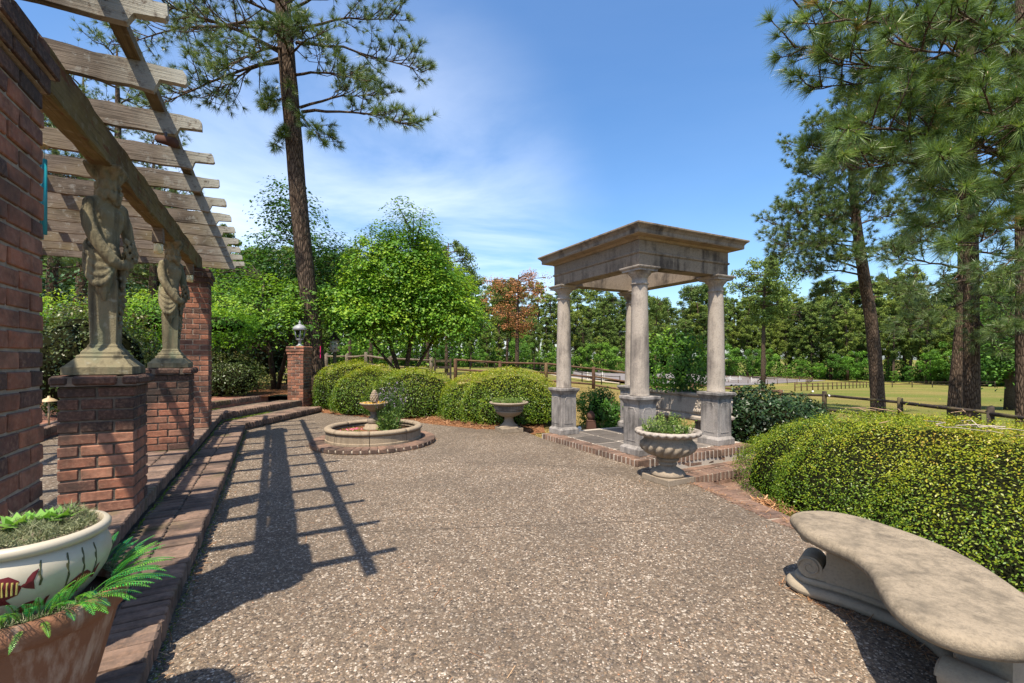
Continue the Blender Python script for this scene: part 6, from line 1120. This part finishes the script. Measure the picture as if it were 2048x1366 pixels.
# ------------------------------------------------------------------ fences
def rail_fence(label, posts, heights, rails, r_post, r_rail, m, name='rail_fence', square=False, jit=.02, gap=None):
    x0, y0 = posts[0]; t = thing(name, label, 'fence', (x0, y0, 0)); pr = []
    for (x, y), h in zip(posts, heights):
        z = float(terrain(x, y)); pr.append((x - x0, y - y0, z, h)); mb = MB()
        if square: mb.box((x - x0, y - y0, z + h / 2 - .1), (r_post * 2, r_post * 2, h + .2))
        else: mb.tube([(x - x0, y - y0, z - .2), (x - x0 + random.gauss(0, .01), y - y0, z + h - .02), (x - x0, y - y0, z + h)], [r_post * 1.05, r_post, r_post * .85], 10)
        mb.build('post', m, t)
    for i in range(len(pr) - 1):
        if gap and i in gap: continue
        a, b = pr[i], pr[i + 1]
        for f in rails:
            p = Vector((a[0], a[1], a[2] + a[3] * f + random.gauss(0, jit))); q = Vector((b[0], b[1], b[2] + b[3] * f + random.gauss(0, jit))); mid = (p + q) / 2 + Vector((0, 0, random.gauss(-.008, jit * .5)))
            MB().tube([p, mid, q], [r_rail, r_rail * random.uniform(.85, 1.05), r_rail * random.uniform(.8, 1)], 8 if r_rail > .03 else 6).build('rail', m, t)
    return t
def pz(px, Y): return ((px - CX) / F_PX * Y, Y)
rail_fence('weathered grey split rail fence left of the field gate', [pz(560, 21), pz(606, 21), pz(652, 20.8), pz(693, 20.6), pz(732, 20.4), pz(780, 20.3), pz(862, 20.3)], [1.45, 1.45, 1.43, 1.40, 1.48, 1.28, 1.22], (.92, .62, .34), .075, .05, 'fence_wood', jit=.035)
g = thing('field_gate', 'dark board gate between two posts in the rail fence', 'gate', (*pz(868, 20.25), float(terrain(-3.4, 20.2)))); GW = pz(903, 20.25)[0] - pz(868, 20.25)[0]
for k in range(4): MB().box((GW / 2, 0, .22 + .29 * k), (GW, .035, .11)).build('board', 'fence_dark', g)
for x in (.04, GW - .04): MB().box((x, -.04, .64), (.09, .035, 1.12)).build('upright', 'fence_dark', g)
rail_fence('reddish round rail fence crossing the lawn behind the temple', [pz(911, 20.3), pz(1000, 20.6), pz(1092, 20.8), pz(1187, 21), pz(1285, 20.6), pz(1385, 19.8), pz(1480, 18.6), pz(1562, 17.6)], [1.20, 1.10, 1.02, 1.02, 1.05, 1.08, 1.08, 1.10], (.93, .56, .2), .078, .046, 'fence_red')
rail_fence('dark stained round rail fence behind the clipped hedge on the right', [pz(1562, 17.6), (10.95, 16.0), (11.4, 13.4), (11.1, 10.6), (10.8, 7.8), (10.6, 5.2)], [1.10, 1.16, 1.12, 1.15, 1.15, 1.15], (.88, .45), .07, .048, 'fence_dark', jit=.008)
def run(p0, p1, step):
    p0, p1 = np.array(p0), np.array(p1); n = max(1, int(np.linalg.norm(p1 - p0) / step)); return [tuple(p0 + (p1 - p0) * i / n) for i in range(n + 1)]
ps = run(pz(1300, 112), pz(1594, 112), 2.3); rail_fence('far brown arena fence on the near side of the sand arena', ps, [1.2] * len(ps), (.9, .5), .07, .05, 'fence_red', jit=0)
ps = run(pz(1300, 142), pz(1625, 126), 3.0); rail_fence('far brown arena fence along the far side of the sand arena', ps, [1.25] * len(ps), (.9, .5), .08, .06, 'fence_red', jit=0)
ps = run(pz(1625, 126), pz(1612, 113), 3.0); rail_fence('short end of the far arena fence at its right corner', ps, [1.2] * len(ps), (.9, .5), .08, .06, 'fence_red', jit=0)
ps = run(pz(1590, 62), pz(1745, 92), 2.4); rail_fence('far brown paddock fence running slantwise across the green field', ps, [1.15] * len(ps), (.9, .5), .07, .05, 'fence_red', jit=0)
ps = run(pz(1745, 92), pz(1990, 88), 3.2); rail_fence('far dark fence along the foot of the wood on the right', ps, [1.2] * len(ps), (.9, .5), .07, .05, 'fence_dark', jit=0)
ps = run(pz(940, 44), pz(1240, 52), 2.6); rail_fence('thin dark paddock fence on the lawn seen left of the temple', ps, [1.1] * len(ps), (.9, .5), .06, .04, 'fence_dark', jit=0)
def jump(px, Y, lb):
    x, y = pz(px, Y); t = thing('show_jump', lb, 'horse jump', (x, y, float(terrain(x, y)) + .05), 0, 'white horse jumps'); 
    for s in (-1.3, 1.3): mb = MB().box((s, 0, .75), (.14, .14, 1.5)).box((s, 0, .06), (.5, .5, .12)); mb.box((s + .35, 0, .5), (.1, .1, 1.0)); mb.build('standard', 'white_paint', t)
    for z in (.55, .95): MB().tube([(-1.3, 0, z), (1.3, 0, z)], .06, 6).build('pole', 'white_paint', t)
jump(1470, 124, 'white horse jump standing alone right of the front-right temple column'); jump(1448, 118, 'white horse jump half hidden behind the right temple column'); jump(1513, 117, 'low white horse jump near the arena fence'); jump(1190, 80, 'white horse jump seen left of the rear temple column')
sr = MB().prism([pz(1000, 66), pz(1240, 60), pz(1240, 66), pz(1000, 72)], -.05, .02).build('sand_track', 'sand_road'); tag(sr, kind='structure')
for v in sr.data.vertices: v.co.z += float(terrain(v.co.x, v.co.y)) + .12
tp = MB().box((0, 0, 0), (.012, .05, .30)).build('marking_tape', 'tape_pink', None, (W(636, 700, 11.0)[0], 11.14, 1.32), .3); tag(tp, 'bright pink marking tape tied to the big pine trunk', 'tape')
